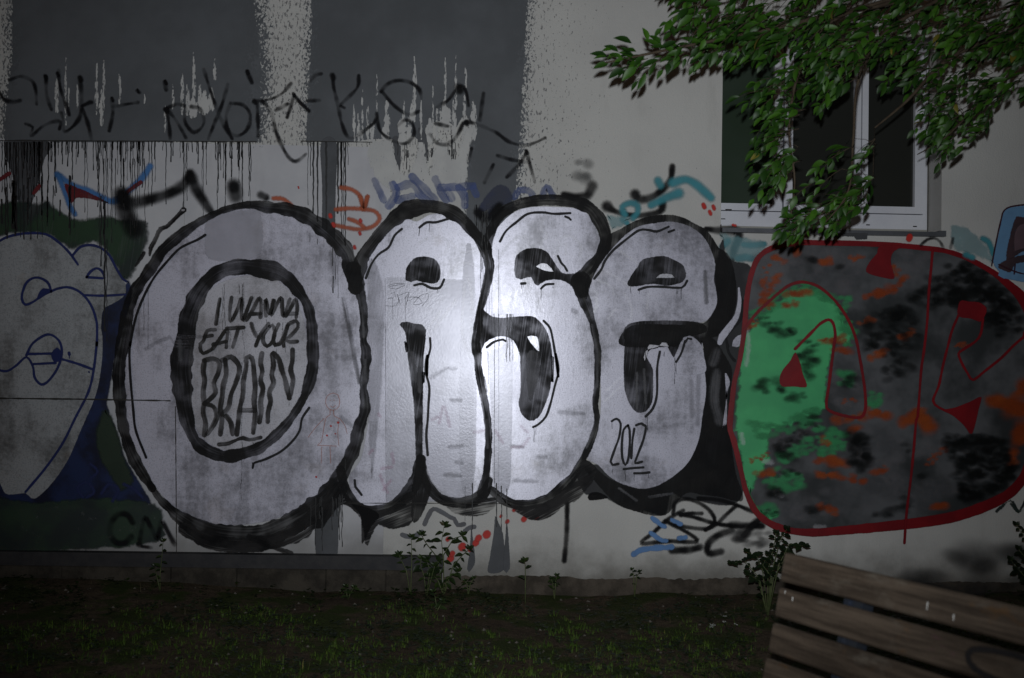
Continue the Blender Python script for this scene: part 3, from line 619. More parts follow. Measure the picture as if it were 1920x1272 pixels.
# --- the big silver piece
SP = film('silver_letters', m_silver, B, 'large chrome silver bubble letters outlined in black', lambda f: (
 # O disc
 f.fill('0 480,388 540,396 600,425 650,475 672,535 683,610 686,700 683,770 668,850 640,885 590,935 540,965 470,982 400,982 345,962 300,920 262,850 236,780 230,700 238,620 262,540 300,480 360,425 420,397', 2),
 # R
 f.fill('E 130,620 150,500 200,380 280,280 380,190 450,150 520,170 620,120 740,120 820,170 880,250 940,330 985,400 1000,500 970,640 930,780 920,900 920,1060 F 890,100 905,260 940,400 960,600 950,820 925,950 850,1020 740,1030 650,980 590,900 555,800 F 500,800 490,880 440,980 340,1050 250,1105 150,1095 90,1040 60,950 60,880 130,780 170,600 190,440 150,300 160,100 E 150,1000 155,800', 2),
 # S
 f.fill('E 1000,330 1060,230 1130,150 1220,90 1330,70 1450,70 1600,80 1690,120 1750,220 1780,320 1740,420 1680,490 1620,560 1650,680 1690,800 1730,920 1750,1050 1750,1272 F 1690,200 1690,320 1670,440 1680,540 1650,640 1600,750 1520,880 1420,980 1320,1040 1200,1065 1080,1040 1000,960 980,800 980,600 950,440 910,300 895,120 E 925,1050 925,900 960,760 990,600 1010,450', 2),
 # P
 f.fill('G 160,840 220,700 290,570 390,440 510,315 620,250 740,225 880,210 1010,235 1110,285 1190,365 1240,470 1270,580 1265,700 1280,800 1285,900 1250,990 1190,1060 1100,1100 1200,1272 H 775,0 785,150 795,280 775,420 755,550 705,670 625,755 520,820 430,840 350,825 250,770 180,700 120,660 170,540 195,400 195,200 195,50 G 250,1150 200,1000', 2)), piece='silver_letter', labels=['big round silver letter holding the brushed slogan', 'arched two legged silver letter right of the round one', 'curved silver letter in the middle with the brightest glare', 'last silver letter carrying the date'])
film('silver_inner_oval', m_silver_in, SP, 'paler silver oval inside the round letter', lambda f: f.fill('0 450,520 510,520 555,560 575,620 575,700 550,770 500,825 450,845 400,835 365,790 355,700 365,600 395,545', 2))
# subtle over-rolled patches and older marks in the silver
film('roller_patches', m_cleanboard, SP, 'brighter roller patches in the silver paint', lambda f: (f.fill('0 385,455 395,405 460,395 490,395 488,480 400,490', 4), f.fill('0 725,520 890,525 888,930 840,940 725,940', 3, straight=True), f.fill('0 868,500 890,500 892,880 862,890', 3), f.fill('F 975,100 1040,50 1130,60 1130,700 1110,980 1010,960 990,500', 3)))
film('shade_patches', m_shade, SP, 'duller grey dry-brushed marks in the silver paint', lambda f: (f.strokes(
 'F 720,700 800,690|F 760,800 800,800|F 690,880 790,890|F 1150,920 1290,925|F 1440,470 1600,480|F 1130,690 1200,700|F 1300,765 1350,765|F 720,180 760,180|F 730,390 790,390|C 1280,480 1310,640 1300,760|C 1290,1000 1300,1100|A 1500,1240 1620,1200 1720,1190|B 800,100 870,60 930,40|F 0,500 80,560|F 600,240 700,180', 12),
 f.strokes('H 710,230 715,420|H 750,150 745,470|E 1590,780 1610,790|J 10,10 12,11', 14), f.fill('0 690,500 722,540 720,700 700,900 690,800', 6)))
film('chalk_ghosts', m_ghost, B, 'faint white strokes brushed over the silver paint', lambda f: (f.strokes(
 'E 540,320 600,290 700,285 740,330 700,400 650,410|E 760,310 800,370 860,380 920,350|E 730,560 780,480 860,455 940,480|E 600,900 680,790|E 640,910 790,710|E 1400,130 1370,220 1410,270 1370,330 1400,400|E 1480,300 1560,270 1640,330 1640,410|E 1470,410 1490,330 1540,330 1540,400|E 1080,420 1180,300 1260,270|E 1060,500 1100,460 1170,460|E 1080,560 1090,700 1100,800|E 1150,600 1180,640 1160,760|E 1710,650 1750,660 1740,780 1700,830', 9),
 f.strokes('G 270,710 380,760 410,830|G 350,640 480,720 560,780|G 240,850 270,900 230,1010|G 500,830 560,950 540,1060|G 400,430 480,480 600,560|G 420,950 360,1040|G 700,830 690,950|H 220,340 330,240|H 230,280 320,200|E 850,600 830,900 880,1100|E 870,560 900,700 890,1000', 7)))
film('crayon_scribbles', m_pink, B, 'faint pink and magenta scribbles low on the silver letters', lambda f: (f.strokes(
 'F 270,840 340,830|F 260,880 290,960 310,1000|F 280,980 330,920|F 650,540 680,430 720,560|F 1020,590 1070,670|F 600,520 640,500|F 1190,560 1230,600|F 340,740 350,800|F 250,480 262,500|F 190,740 210,720|F 880,600 960,590|F 1130,700 1200,690 1240,640', 9)))
film('child_drawing', m_chalk, B, 'small orange chalk stick figure of a girl on the round letter', lambda f: (f.strokes(
 'D 1300,485 1250,510 1238,570 1265,620 1310,630 1350,600 1355,540 1340,500 1300,485|D 1275,545 1280,548|D 1305,545 1310,548|D 1280,595 1300,608 1320,590|D 1275,630 1275,670 1245,690 1230,740 1200,900 1170,925|D 1305,630 1310,680 1350,700 1340,820 1350,930|D 1170,928 1330,935|D 1225,700 1150,780 1090,860|D 1355,700 1400,760 1420,830|D 1205,940 1200,1080|D 1275,940 1280,1080', 1.8),))
film('child_drawing_dots', m_red, B, None, lambda f: [f.stroke([(340+a/4.543, 630+b/4.543), (341+a/4.543, 630+b/4.543)], r) for a, b, r in ((1280, 765, 5), (1342, 735, 6), (1248, 845, 5), (1318, 830, 4), (1155, 1195, 5))])
# --- black outlines
BO = Film()
# O outer ring
BO.stroke('0 668,540,30 655,486,30 648,471,32 626,445,32 600,423,30 571,405,28 538,394,26 505,391,22 472,386,16 428,394,14 384,414,15 352,435,20 330,452,24 308,472,24 293,496,23 273,524,22 257,548,22 244,583,24 238,625,26 231,665,25 227,706,25 230,758,22 237,807,22 253,855,22 273,890,20 290,915,16', wob=.16)
BO.stroke('0 285,905,12 301,931,14 322,952,18 340,968,26 380,992,38 430,1004,44 490,1004,46 540,985,44 590,955,44 625,915,36 648,876,26 666,838,26 675,800,24 686,766,20 683,727,17 686,696,18 688,659,20 683,640,16 684,600,16 681,568,18 672,533,24 664,505,30', wob=.16)
# inner ring
BO.stroke('0 353,628,36 356,600,35 371,560,34 391,530,30 417,510,30 450,502,32 483,504,34 516,510,36 540,522,30 560,545,24 578,572,20 586,605,20 588,640,22 588,690,24 576,735,20 556,772,18 530,805,20 494,836,22 463,848,24 430,855,26 400,848,26 375,832,24 360,806,22 350,765,30 345,720,38 343,690,40 347,655,38', wob=.14, loop=True)
# R
BO.stroke('0 668,530,26 675,505,27 681,485,26 700,457,24 722,430,24 746,408,30 768,395,38 804,389,26 836,395,26 864,411,26 886,435,26 905,457,24 913,479,22 918,506,18 910,545,16 902,577,15 899,594,16 896,616,18 892,643,18 896,670,17 897,690,15 903,725,15 910,759,15 916,810,14 914,866,14 910,895,18 903,925,22', wob=.12)
BO.stroke('0 640,880,18 650,915,18 668,946,20 697,957,22 735,950,24 760,930,26 780,900,26 790,860,22', wob=.12)
BO.stroke('0 790,860,18 797,895,18 815,925,20 840,939,20 875,940,22 905,926,24 918,900,14', wob=.12)
BO.fill('E 400,880 420,858 460,855 500,868 560,875 585,905 585,980 575,1060 570,1150 565,1272 F 548,200 545,500 545,740 570,880 600,960 575,1060 530,1160 485,1200 462,1150 468,1050 470,960 490,860 492,700 480,420 460,250 F 440,100 430,0 E 455,1060 440,930', 3)
BO.fill('E 445,578 445,500 480,445 520,415 600,412 660,440 685,500 680,570 640,600 560,590 520,578 480,590', 3)
# S
BO.stroke('0 913,462,20 924,427,20 940,403,20 967,387,22 1000,379,22 1036,377,22 1077,382,24 1104,392,26 1120,411,28 1131,433,24 1134,457,22 1121,485,20 1101,506,24 1087,525,30', wob=.12)
BO.stroke('0 1088,530,40 1090,550,30 1104,588,16 1112,616,14 1119,654,14 1119,700,14 1118,725,13 1115,760,12 1118,785,13 1110,821,13 1096,852,14 1076,889,18 1050,917,22 1022,937,22 980,946,20 946,937,20 922,918,16', wob=.12)
BO.fill('E 1185,480 1200,405 1250,365 1320,352 1400,370 1450,430 1500,505 1540,528 1640,528 1695,590 1680,690 1640,700 1600,640 1540,590 1480,572 1400,582 1350,615 1320,600 1300,555 1230,572 1195,560', 3)
BO.fill('E 960,770 1020,810 1090,828 1200,820 1310,818 1370,860 1420,940 1445,1050 1450,1200 1445,1272 F 1395,100 1385,300 1350,420 1300,510 1245,527 1190,480 1170,400 1183,330 1180,100 E 1215,1060 1180,990 1120,960 1050,970 985,1010 960,1070 920,1050 930,900', 3)
# P
BO.fill('G 175,880 160,760 200,640 300,470 340,420 355,330 430,290 540,230 640,185 760,160 900,155 1010,185 1110,240 1190,280 1250,360 1300,440 1370,480 1420,600 1445,750 1445,900 1420,1000 1385,1100 1300,1185 1240,1200 H 850,0 900,80 940,160 935,250 930,330 925,480 940,600 960,740 1000,900 860,880 760,868 680,860 600,950 560,985 480,985 400,965 300,930 230,870 160,790 100,720 88,682 110,668 150,690 200,740 250,775 350,815 430,832 520,812 620,750 700,670 750,550 770,420 790,280 780,150 770,0 G 1150,1272 1080,1195 1040,1185 990,1200 950,1272 870,1272 850,1240 820,1240 780,1290 H 450,60 490,150 495,200 490,340 450,400 400,405 360,360 330,270 325,120 330,0 G 480,1180 500,1130 550,1095 700,1080 900,1085 1100,1085 1190,1055 1245,980 1278,900 1270,800 1250,700 1262,580 1230,470 1180,370 1100,290 1000,240 870,218 740,235 620,258 520,320 400,440 300,570 230,700', 3, step=7)
BO.fill('G 515,745 540,690 600,600 640,540 720,515 830,505 900,530 980,570 1012,620 1020,680 990,730 920,752 850,762 760,748 680,752 600,768 530,765', 3)
BO.fill('H 560,0 590,70 608,96 640,40 650,0 640,-30 570,-30', 2)
BO.fill('G 940,1272 1000,1190 1080,1185 1200,1140 1100,1060 600,1060 480,1150 480,1272', 3)
outl = BO.build('black_outline', m_black, SP, 'thick black outlines and eye shaped holes of the silver letters')
film('dry_brush_shading', m_wash, SP, 'streaky thin black roller shading beneath the silver letters', lambda f: (
 f.fill('F -60,950 40,1000 120,1110 150,1120 250,1112 340,1085 400,1030 480,940 480,1180 400,1230 320,1238 250,1212 225,1250 180,1350 F 160,1340 140,1200 100,1130 20,1080 -60,1120', 4, ang=.4),
 f.fill('F 640,1010 720,1050 830,1062 940,1030 1030,1030 1020,1090 960,1140 880,1158 760,1140 690,1090', 4, ang=.2),
 f.fill('F 1030,1000 1120,1070 1220,1085 1350,1055 1450,985 1540,880 1590,785 1640,790 1690,850 1660,930 1560,1050 1480,1080 1400,1150 1300,1185 1220,1165 1120,1100', 4, ang=.5),
 f.stroke('0 350,990,26 400,1015,30 470,1020,30 540,1005,34 600,965,40 640,915,30', wob=.2), f.stroke('0 470,1005 500,1018 548,1036', 12)))
film('paint_spike', m_spray, SP, 'pointed black spray spikes below the letters', lambda f: (f.fill('4 180,130 230,200 240,355 300,250 340,200 300,160', 3), f.fill('H 130,860 180,850 240,885 130,900', 2), f.stroke('2 1010,1200 1060,1235 1130,1170', 16)))
# light details back on top of the black
film('silver_gaps', m_silver_in, SP, 'silver slits left open inside the black eyes', lambda f: (f.fill('E 1335,480 1365,458 1410,462 1440,490 1455,515 1400,512', 1.2), f.fill('G 762,692 790,664 850,654 900,664 922,690 850,695', 1.2),
 f.fill('G 950,1300 965,1240 990,1200 1040,1185 1100,1200 1150,1272 H 440,60 460,30 G 1150,1290', 1.2) if False else None,
 f.fill('E 1275,958 1340,958 1355,1000 1358,1060 1320,1030', 1.0),
 f.fill('E 985,1040 1050,975 1130,980 1190,1010 1215,1080 1215,1272 980,1272', 1.2) if False else None,
 f.fill('G 790,1272 815,1242 850,1245 868,1272 H 470,20 462,60 445,110 450,60', 1.2)))
film('stem_light', m_silver, SP, None, lambda f: (f.fill('G 948,1272 975,1215 1030,1183 1085,1195 1140,1250 1170,1300 H 600,20 640,80 560,60 520,80', 1.2) if False else f.fill('0 1268,655 1275,640 1288,632 1300,634 1313,648 1318,668 1318,700 1262,700 1262,672', 1.5),))
film('grey_core', paint('grey_dry_core', (.14, .14, .155), (.07, .07, .08), edge=.03, rag=.01, streak=.8, op=.6), SP, 'grey streaky cores showing inside the black strokes', lambda f: (
 f.fill('F 1225,80 1300,75 1315,200 1280,340 1250,400 1225,300', 3, ang=1.5), f.strokes('F 530,560 530,660|F 470,80 500,260|F 520,180 525,330|H 860,200 850,330 870,440|G 1180,640 1190,900|B 990,160 985,60|E 20,700 130,1272', 12), f.strokes('H 850,180 838,330 868,450|H 830,120 850,60', 24),
 f.strokes('H 400,180 400,380|H 440,160 450,350|H 470,880 600,860|H 300,830 400,900', 7), f.strokes('E 990,420 1010,560 980,700|E 150,760 160,960|E 1720,880 1750,1060|E 170,1120 170,1260|F 945,240 960,330|F 965,520 970,700|F 1690,60 1690,300|F 1660,600 1620,700|F 160,170 150,280', 8)))
# thin contour lines, slogan, date
lines = film('contour_lines', m_ink, B, 'thin black contour lines drawn inside the silver letters', lambda f: (f.strokes(
 'D 1100,610 1040,700 1020,800 960,890 860,980 730,1045 630,1080 622,1118|A 1765,330 1700,370 1600,415 1530,460 1420,580 1340,680 1270,800 1200,960 1160,1100 1130,1272 B 722,60 715,120 720,250 735,420 750,540 805,685'
 '|E 420,225 370,270 330,350 260,400 210,470 175,560|E 540,215 590,180 650,180 735,156|E 1090,310 1130,240 1200,180 1280,122 1380,112 1460,122 1570,117|E 1535,140 1560,150 1572,162|E 1485,410 1510,460 1530,480 1547,510|E 1235,598 1262,596|E 1370,632 1400,605 1455,600'
 '|E 505,610 560,600 620,628 680,625 708,570|E 612,970 615,1040 592,1130 592,1230 F 575,90 560,190 585,300 580,420 575,520 566,620 575,750|F 95,915 100,960 120,985 140,1012|E 1388,852 1430,900 1450,980 1465,1070 1480,1150 1487,1240 F 1415,80 1435,190 1410,300 1380,420 1350,500 1300,550 1268,566|E 1000,1032 1050,995 1110,980 1128,990'
 '|G 240,700 300,620 330,550 400,460 520,360 620,290 700,288 770,300 870,260|G 868,305 915,288|G 615,793 690,770 800,768 900,775 980,775 1005,755 1025,718|H 530,60 515,150 513,300 490,380 450,425|H 672,0 650,70 622,118|G 1010,1235 1030,1205 1060,1210', 5.4),
 f.drips([(787, 430, 444, 1.6), (806.5, 422, 436, 1.2), (801, 537, 547, 1), (822, 540, 551, 1), (1014, 541, 562, 1.4), (1036, 537, 541, 1), (977.5, 532, 543, 1), (980, 532, 540, 1), (1001, 798, 828, 1.4), (1004, 798, 814, 1), (476, 866, 878, 1.4), (494, 864, 871, 1),
  (1228, 437, 442, 1), (1181, 538, 551, 1.2), (1197, 545, 552, 1), (1266, 542, 552, 1), (1269, 542, 552, 1), (1275, 540, 562, 1.6), (1263, 671, 720, 1.4), (1266, 680, 702, 1), (1212, 779, 806, 1.3), (1209, 779, 800, 1)])))
slog = film('slogan_lettering', m_letter, B, 'brushed black words I WANNA EAT YOUR BRAIN inside the round letter', lambda f: (f.strokes(
 'C 345,872 330,960 312,1085|C 445,858 430,960 437,1060 490,970 530,862 528,980 540,1050 580,950 612,862|C 570,1050 620,970 680,862 694,940 688,1025|C 600,1000 690,995|C 735,1015 728,950 735,872 765,1000 805,885|C 795,880 780,1005 860,860 872,940 885,1020 938,872|C 905,1015 950,940 985,870 1000,940 990,1030|C 915,998 995,995', 8.7),
 f.strokes('C 305,1132 240,1140 205,1230 D 180,70 185,130 205,152 275,118|C 215,1190 280,1180|D 285,110 C 330,1230 390,1140 412,1128 405,1210 D 400,100|D 290,75 400,50|C 405,1120 545,1112|C 500,1125 470,1230 D 455,95|C 612,1080 630,1140 655,1185|C 755,1080 690,1170 D 650,85|C 765,1105 715,1170 D 712,50 745,90 790,50 C 810,1150 790,1090 765,1105|C 842,1085 800,1190 D 810,80 850,70 C 895,1180 915,1100|C 925,1090 885,1180 D 885,90|C 925,1085 990,1058 1005,1110 930,1195 D 900,35 940,55 1000,50', 9)))
film('brain_lettering', m_letter, B, 'tall wavy black letters spelling BRAIN', lambda f: (f.strokes(
 'D 215,215 205,300 218,380 205,470 212,560 205,650 225,740 215,840|D 215,210 290,195 345,230 330,320 295,400 310,480 260,540 215,575|D 220,575 290,600 320,680 290,760 240,830|D 390,205 400,320 375,420 365,520 350,620 365,700 350,835|D 365,210 440,180 500,240 510,300 480,400 440,500 420,600 370,665|D 400,680 440,740 455,830|D 490,835 500,740 515,620 540,500 545,380 570,260 570,190 600,175 625,215 635,320 645,430 635,560 645,660 628,820|D 520,632 640,632|D 702,150 690,230 705,300 690,380 710,450 690,560 695,640 680,730|D 790,160 800,250 785,330 800,400 765,480 775,560 755,640 750,730|D 800,150 845,200 870,290 900,380 915,460 935,530|D 960,120 960,210 945,290 965,370 950,460 932,530', 11),
 f.stroke('D 340,920,46 420,910,44 490,880,30 540,865,44 600,880,34 690,862,40', 8), f.drips([(458, 620, 640, 1), (435, 620, 655, 1), (421, 540, 620, 1), (425, 540, 625, 1.2), (461, 530, 680, 1), (503, 600, 617, 1.2), (521, 650, 665, 1), (478, 829, 841, 1.3), (545, 751, 762, 1.3), (533, 606, 625, 1), (538, 650, 662, 1), (457, 680, 905, 1.2), (402, 655, 668, 1), (455, 905, 935, .9), (452, 535, 552, 1.5), (424, 535, 600, 1), (458, 535, 600, 1.5), (551, 545, 556, 1)])))
film('date_lettering', m_ink, B, 'small black date 2012 with two underlines', lambda f: (f.strokes(
 'H 258,452 285,438 308,465 300,540 275,610 252,680 262,698 295,692|H 350,475 325,500 315,580 318,660 335,698 352,660 360,570 358,500 350,475|H 385,495 375,560 368,660|H 395,475 425,465 450,480 438,550 405,640 390,688 428,680|H 325,722 380,716 436,712|H 385,745 430,745 470,740', 5.4), f.drips([(1146, 790, 803, 1), (1147, 872, 888, 1), (1170, 878, 900, 1.4), (1188, 888, 900, 1), (1213, 886, 895, 1), (1190, 640, 655, .01)])))
film('pen_tag', m_pen, B, 'tiny thin pen tag on the silver paint', lambda f: f.strokes(
 'E 330,610 380,598 440,600 330,620 380,635 440,610|E 345,668 372,655 375,690|E 325,700 360,695|E 310,750 380,750 400,720 390,670 410,740|E 400,680 470,655 440,700|E 450,740 470,670 460,720 520,690 560,730 500,740 550,680 605,668 600,700 560,750|E 445,690 540,690', 1.2))
film('hairline_drips', m_drip, B, 'fine black runs falling from the outlines', lambda f: (f.drips([(random.uniform(900, 935), 470, random.uniform(520, 660), .9) for i in range(8)], wig=.5),
 f.drips([(random.uniform(903, 915), 400, random.uniform(440, 560), 1.2) for i in range(9)]), f.drips([(random.uniform(925, 965), 590, random.uniform(640, 680), 1.3) for i in range(9)]),
 f.drips([(927, 640, 905, 1.3), (935, 620, 930, .7), (915, 660, 720, 1.2), (632, 470, 525, 1.5), (636, 470, 560, 1.3), (626, 465, 500, 2.2), (584, 440, 456, 1.2), (627, 520, 550, 2.5), (598, 450, 460, 1.5), (275, 560, 620, 1), (283, 540, 655, 1), (266, 570, 630, 1), (1208, 655, 672, 1.5), (1243, 660, 668, 1.5), (605, 935, 960, 1), (650, 860, 880, 1), (738, 560, 600, .8), (762, 560, 610, .8), (886, 905, 990, 2.4), (931, 905, 985, 2.6), (940, 910, 990, 2.2), (950, 915, 990, 2.2), (872, 910, 975, 1)], wig=.6),
 f.drips([(random.uniform(585, 645), random.uniform(925, 950), random.uniform(955, 1030), 2.0) for i in range(14)])))
film('splash_strokes', m_black, SP, 'small black splash strokes beside the top left of the round letter', lambda f: (f.stroke('A 1585,118,55 1545,160,40 1490,215,38 1440,262,44 1390,280,50 1360,340,36 1330,400,46 1308,440,50 1300,500,25', 9), f.stroke('A 1250,485,40 1215,540,36 1180,590,25', 8), f.fills('A 1570,100 1610,105 1612,135 1580,140', 2)))
film('splash_glint', m_silver_in, SP, None, lambda f: f.stroke('A 1575,122 1588,120', 5))  # silver hollow inside the blob where the splash stroke starts
film('side_doodle', m_ink, SP, 'black doodle lines between the last letter and the red outline', lambda f: (f.strokes('G 1475,870,30 1500,895,40 1490,960,30 1478,1040,25 1420,1110,20 1365,1175,20 1355,1220,20 1370,1272,25|H 905,0 915,60 940,100 950,110', 6)))
film('doodle_light', m_silver, SP, None, lambda f: (f.strokes('G 1460,780,20 1465,900,40 1440,1020,50 1380,1110,60 1320,1190,70 1300,1240,50', 12), f.fill('G 1400,1272 1410,1220 1450,1180 1480,1170 1475,1272', 2), f.fill('H 895,180 925,230 910,300 905,470 880,490 900,330', 3)))

# --- right hand piece with red outline
RP = film('red_outlined_piece', paint('mottled_grey_fill', (.085, .088, .096), (.020, .023, .025), edge=.006, rag=.004, mottle=2.2, rough=.55, grain=.2), B, 'mottled grey, green and orange graffiti shape with dark red outline', lambda f: f.fill(
 'I 110,650 120,450 150,300 200,180 300,120 450,95 600,92 850,95 1060,108 1250,128 1400,150 1550,205 1700,290 1820,370 1880,450 1930,560 2000,700 2010,900 J 1960,450 1920,600 1850,720 1750,800 1600,865 1400,915 1200,945 1000,965 800,985 600,1010 450,1010 330,980 220,930 140,830 90,650 40,470 30,300 45,100', 3))
film('grey_smears', m_greyblob, RP, None, lambda f: (f.soft('I 200,180 400,130 850,130 900,180 860,300 760,420 640,380 480,320 300,330 200,400 150,500', 22), f.soft('I 1080,150 1280,150 1270,330 1180,420 1080,330', 22), f.soft('J 300,400 420,300 560,240 600,330 500,420 400,520 320,520', 22), f.soft('J 850,330 1050,320 1130,500 1150,700 1120,800 900,850 600,900 400,980 250,930 500,780 650,740 800,700', 22), f.soft('J 1180,700 1400,680 1500,800 1300,880 1170,880', 22), f.soft('I 650,880 840,880 850,1150 680,1140', 22), f.soft('J 1200,400 1330,380 1330,560 1210,600', 22)))
gp = film('green_fill', m_green, RP, 'mint green area on the left of the red outlined piece', lambda f: (f.fill(
 'I 85,720 180,590 270,500 370,410 480,370 590,400 700,490 770,600 800,700 760,760 700,720 670,820 650,950 635,1120 600,1180 500,1220 420,1260 J 300,370 260,480 280,560 160,760 220,860 340,900 260,950 190,880 120,760 85,600 50,430 40,300 60,100', 10, jag=3)))
film('green_mist', m_greensoft, RP, None, lambda f: (f.soft('I 120,560 300,420 480,340 640,420 780,560 830,760 760,760 700,500 480,400 200,600', 11), f.soft('J 120,300 300,330 560,220 600,300 400,380 200,420', 11), f.soft('J 520,400 620,300 760,400 740,500 640,530 520,520 300,620 330,520', 11), f.soft('J 300,640 440,620 520,680 440,760 300,740 200,700', 11), f.soft('J 180,860 260,830 330,870 300,930 230,920', 11), f.soft('I 700,920 760,870 820,960 790,1020 710,1000', 11), f.soft('I 880,1040 1000,1060 980,1130 900,1150', 11), f.soft('I 700,430 780,440 800,500 740,520', 11)))
film('smoky_smear', m_darkblob, RP, None, lambda f: f.softs('I 240,610 330,600 460,660 430,700 300,680|I 640,1130 500,1200 420,1260 520,1260|J 280,480 420,380 560,300 600,340 420,460 320,540|J 200,620 420,600 480,640 320,660|J 160,880 300,850 340,890 240,920|I 180,600 240,540 260,580 220,640', 9, dens=.45))
film('silver_smear', m_ghost, RP, None, lambda f: (f.strokes('I 125,640 135,750 120,870|J 90,390 100,440|J 230,560 280,570|J 300,760 350,780|J 560,980 620,980', 13)))
film('orange_smears', m_orangeblob, RP, 'orange smears scattered over the piece', lambda f: (f.dabs(
 'I 285,190,50 330,200,60|I 250,240,30 240,330,40 220,480,50 280,490,40|I 320,300,50 280,370,50 220,460,40|I 590,215,60 660,210,50|I 780,190,40 850,190,30|I 880,430,50 960,415,70 1050,400,60 1130,320,60|I 1060,240,40 1080,290,50|I 600,725,50 680,715,60 740,700,50|I 690,780,50 780,790,60|I 860,610,40 930,590,50|I 1095,700,60 1180,660,80|I 910,830,60 1010,780,60|I 380,420,70 500,420,80|I 370,500,40 440,480,50|I 140,600,30 180,590,30|I 430,130,50 450,150,40|I 1440,740,40 1520,740,50|I 100,660,30 180,620,30|I 680,1220,60 860,1210,60|I 740,1110,30 800,1100,30|I 900,1170,50 990,1180,60', 14),
 f.dabs('J 560,560,60 650,550,80 740,590,90|J 580,640,60 700,660,60|J 200,645,60 290,640,70|J 150,560,30 250,520,35|J 590,850,50 690,890,70|J 780,360,60 830,350,60|J 600,430,40 650,450,50|J 940,630,60 1010,610,60|J 760,680,50 860,690,50|J 930,260,60 1010,270,60|J 1120,320,80 1210,250,100 1290,340,100|J 1270,580,30 1320,530,40 1380,480,40|J 1680,180,100 1800,200,140 1900,240,140|J 1880,340,100 1850,430,100|J 1820,500,60 1810,590,80|J 1310,850,60 1380,840,60|J 1900,60,100 1860,130,120', 14)))
film('black_smears', m_darkblob, RP, 'black smears over the piece', lambda f: (f.softs('I 1280,330 1400,240 1560,240 1750,380 1860,520 1800,640 1600,560 1400,520|J 1380,430 1560,380 1780,420 1830,600 1700,780 1500,790 1440,640|I 900,560 1150,480 1230,700 1180,900 950,800 860,700|J 760,360 900,400 920,600 860,660 780,560', 13), f.softs(
 'I 230,620 280,600 330,660 400,660 470,680 420,720 330,700|I 430,730 560,710 580,800 570,900 520,990 480,900 450,800|I 180,980 260,950 380,990 370,1050 190,1055|I 380,1070 440,1040 530,1060 500,1110 390,1110|I 730,960 790,920 830,960 800,1040 750,1050|I 1000,900 1060,880 1110,910 1100,980 1040,990 1000,950|I 1090,450 1200,420 1400,300 1500,210 1650,260 1800,420 1880,540 1900,640 1700,700 1640,640 1600,500 1400,480 1280,520|I 690,240 760,220 770,270 700,270|I 1500,200 1540,220 1600,300 1500,280|I 860,700 960,680 960,760 880,780|I 500,190 560,180 600,230 540,240', 13), f.softs(
 'J 210,710 330,730 420,790 330,810 230,780 200,740|J 500,840 600,860 560,920 500,880|J 820,880 1060,870 1100,900 900,915|J 1400,380 1560,420 1740,400 1800,560 1850,640 1700,780 1540,820 1420,760 1500,680 1420,600 1380,480|J 300,440 400,420 420,560 320,560|J 780,400 880,380 900,560 880,640 800,560|J 1060,790 1160,780 1140,880 1060,860|J 1200,620 1300,660 1220,680|J 1120,400 1160,500 1130,560', 13)))
RL = Film()
RL.stroke('I 14,1269,38 I 40,1000,36 75,850,36 100,700,36 110,600,36 122,450,38 150,300,38 200,185,38 300,122,40 450,95,40 600,95,40 850,100,38 1060,110,38 1250,128,38 1400,150,36 1550,205,36 1700,290,40 1800,370,60 1870,440,70 1930,560,70 1990,700,70 2010,900,70', 12, wob=.05)
RL.stroke('I 24,1120,36 14,1269,38 J 42,440,38 80,600,38 120,760,38 180,880,42 260,950,45 350,990,50 440,1008,50 540,1014,52 640,1010,50', 13, wob=.08)
RL.stroke('J 600,1012,50 700,1003,58 850,990,62 1000,975,66 1200,953,70 1400,922,74 1550,880,72 1700,820,72 1800,760,68 1880,670,65 1930,560,70 2000,380,70 2040,100,70 I 2010,880,70', 22, wob=.05)
RL.strokes('I 105,650 170,560 250,480 330,410 400,362 480,345 570,370 650,430 720,510 780,610 820,720 845,850 862,950 875,1050 877,1150 850,1205 760,1200 650,1165 628,1120 645,1000 660,880 675,760 685,680 670,605 640,585 590,610 540,660 490,710 430,770', 6.6)
RL.strokes('I 1305,140 1295,260 1280,420 1270,600 1250,780 1235,880 1225,1000 1210,1200 J 1200,300 1185,480 1165,680 1140,880 1125,1080', 6)
RL.fill('I 430,790 400,840 345,910 328,970 345,1010 420,1012 505,1012 480,930 460,850', 1.5)
RL.fill('I 970,112 1110,115 1060,150 1040,200 1050,260 1060,325 960,312 880,280 900,220 950,160', 1.5)
RL.fill('I 1478,465 1540,468 1600,472 1650,510 1640,560 1610,600 1550,580 1465,560', 1.5)
RL.strokes('I 1472,550 1430,650 1400,760 1370,880 1345,1000 1308,1100 1340,1140 1400,1170|I 1625,580 1612,670 1580,720 1500,775 1470,800 1490,860 1530,930 1562,968 1640,910 1740,830 1820,750 1890,690', 6)
RL.fill('J 1370,235 1450,215 1540,180 1615,148 1600,230 1555,388 1500,330 1430,270', 1.5); RL.fill('I 1880,660 1960,640 1960,740 1890,720', 1.5)
RL.build('dark_red_outline', m_redline, RP, 'dark red outline and letter lines of the right piece')
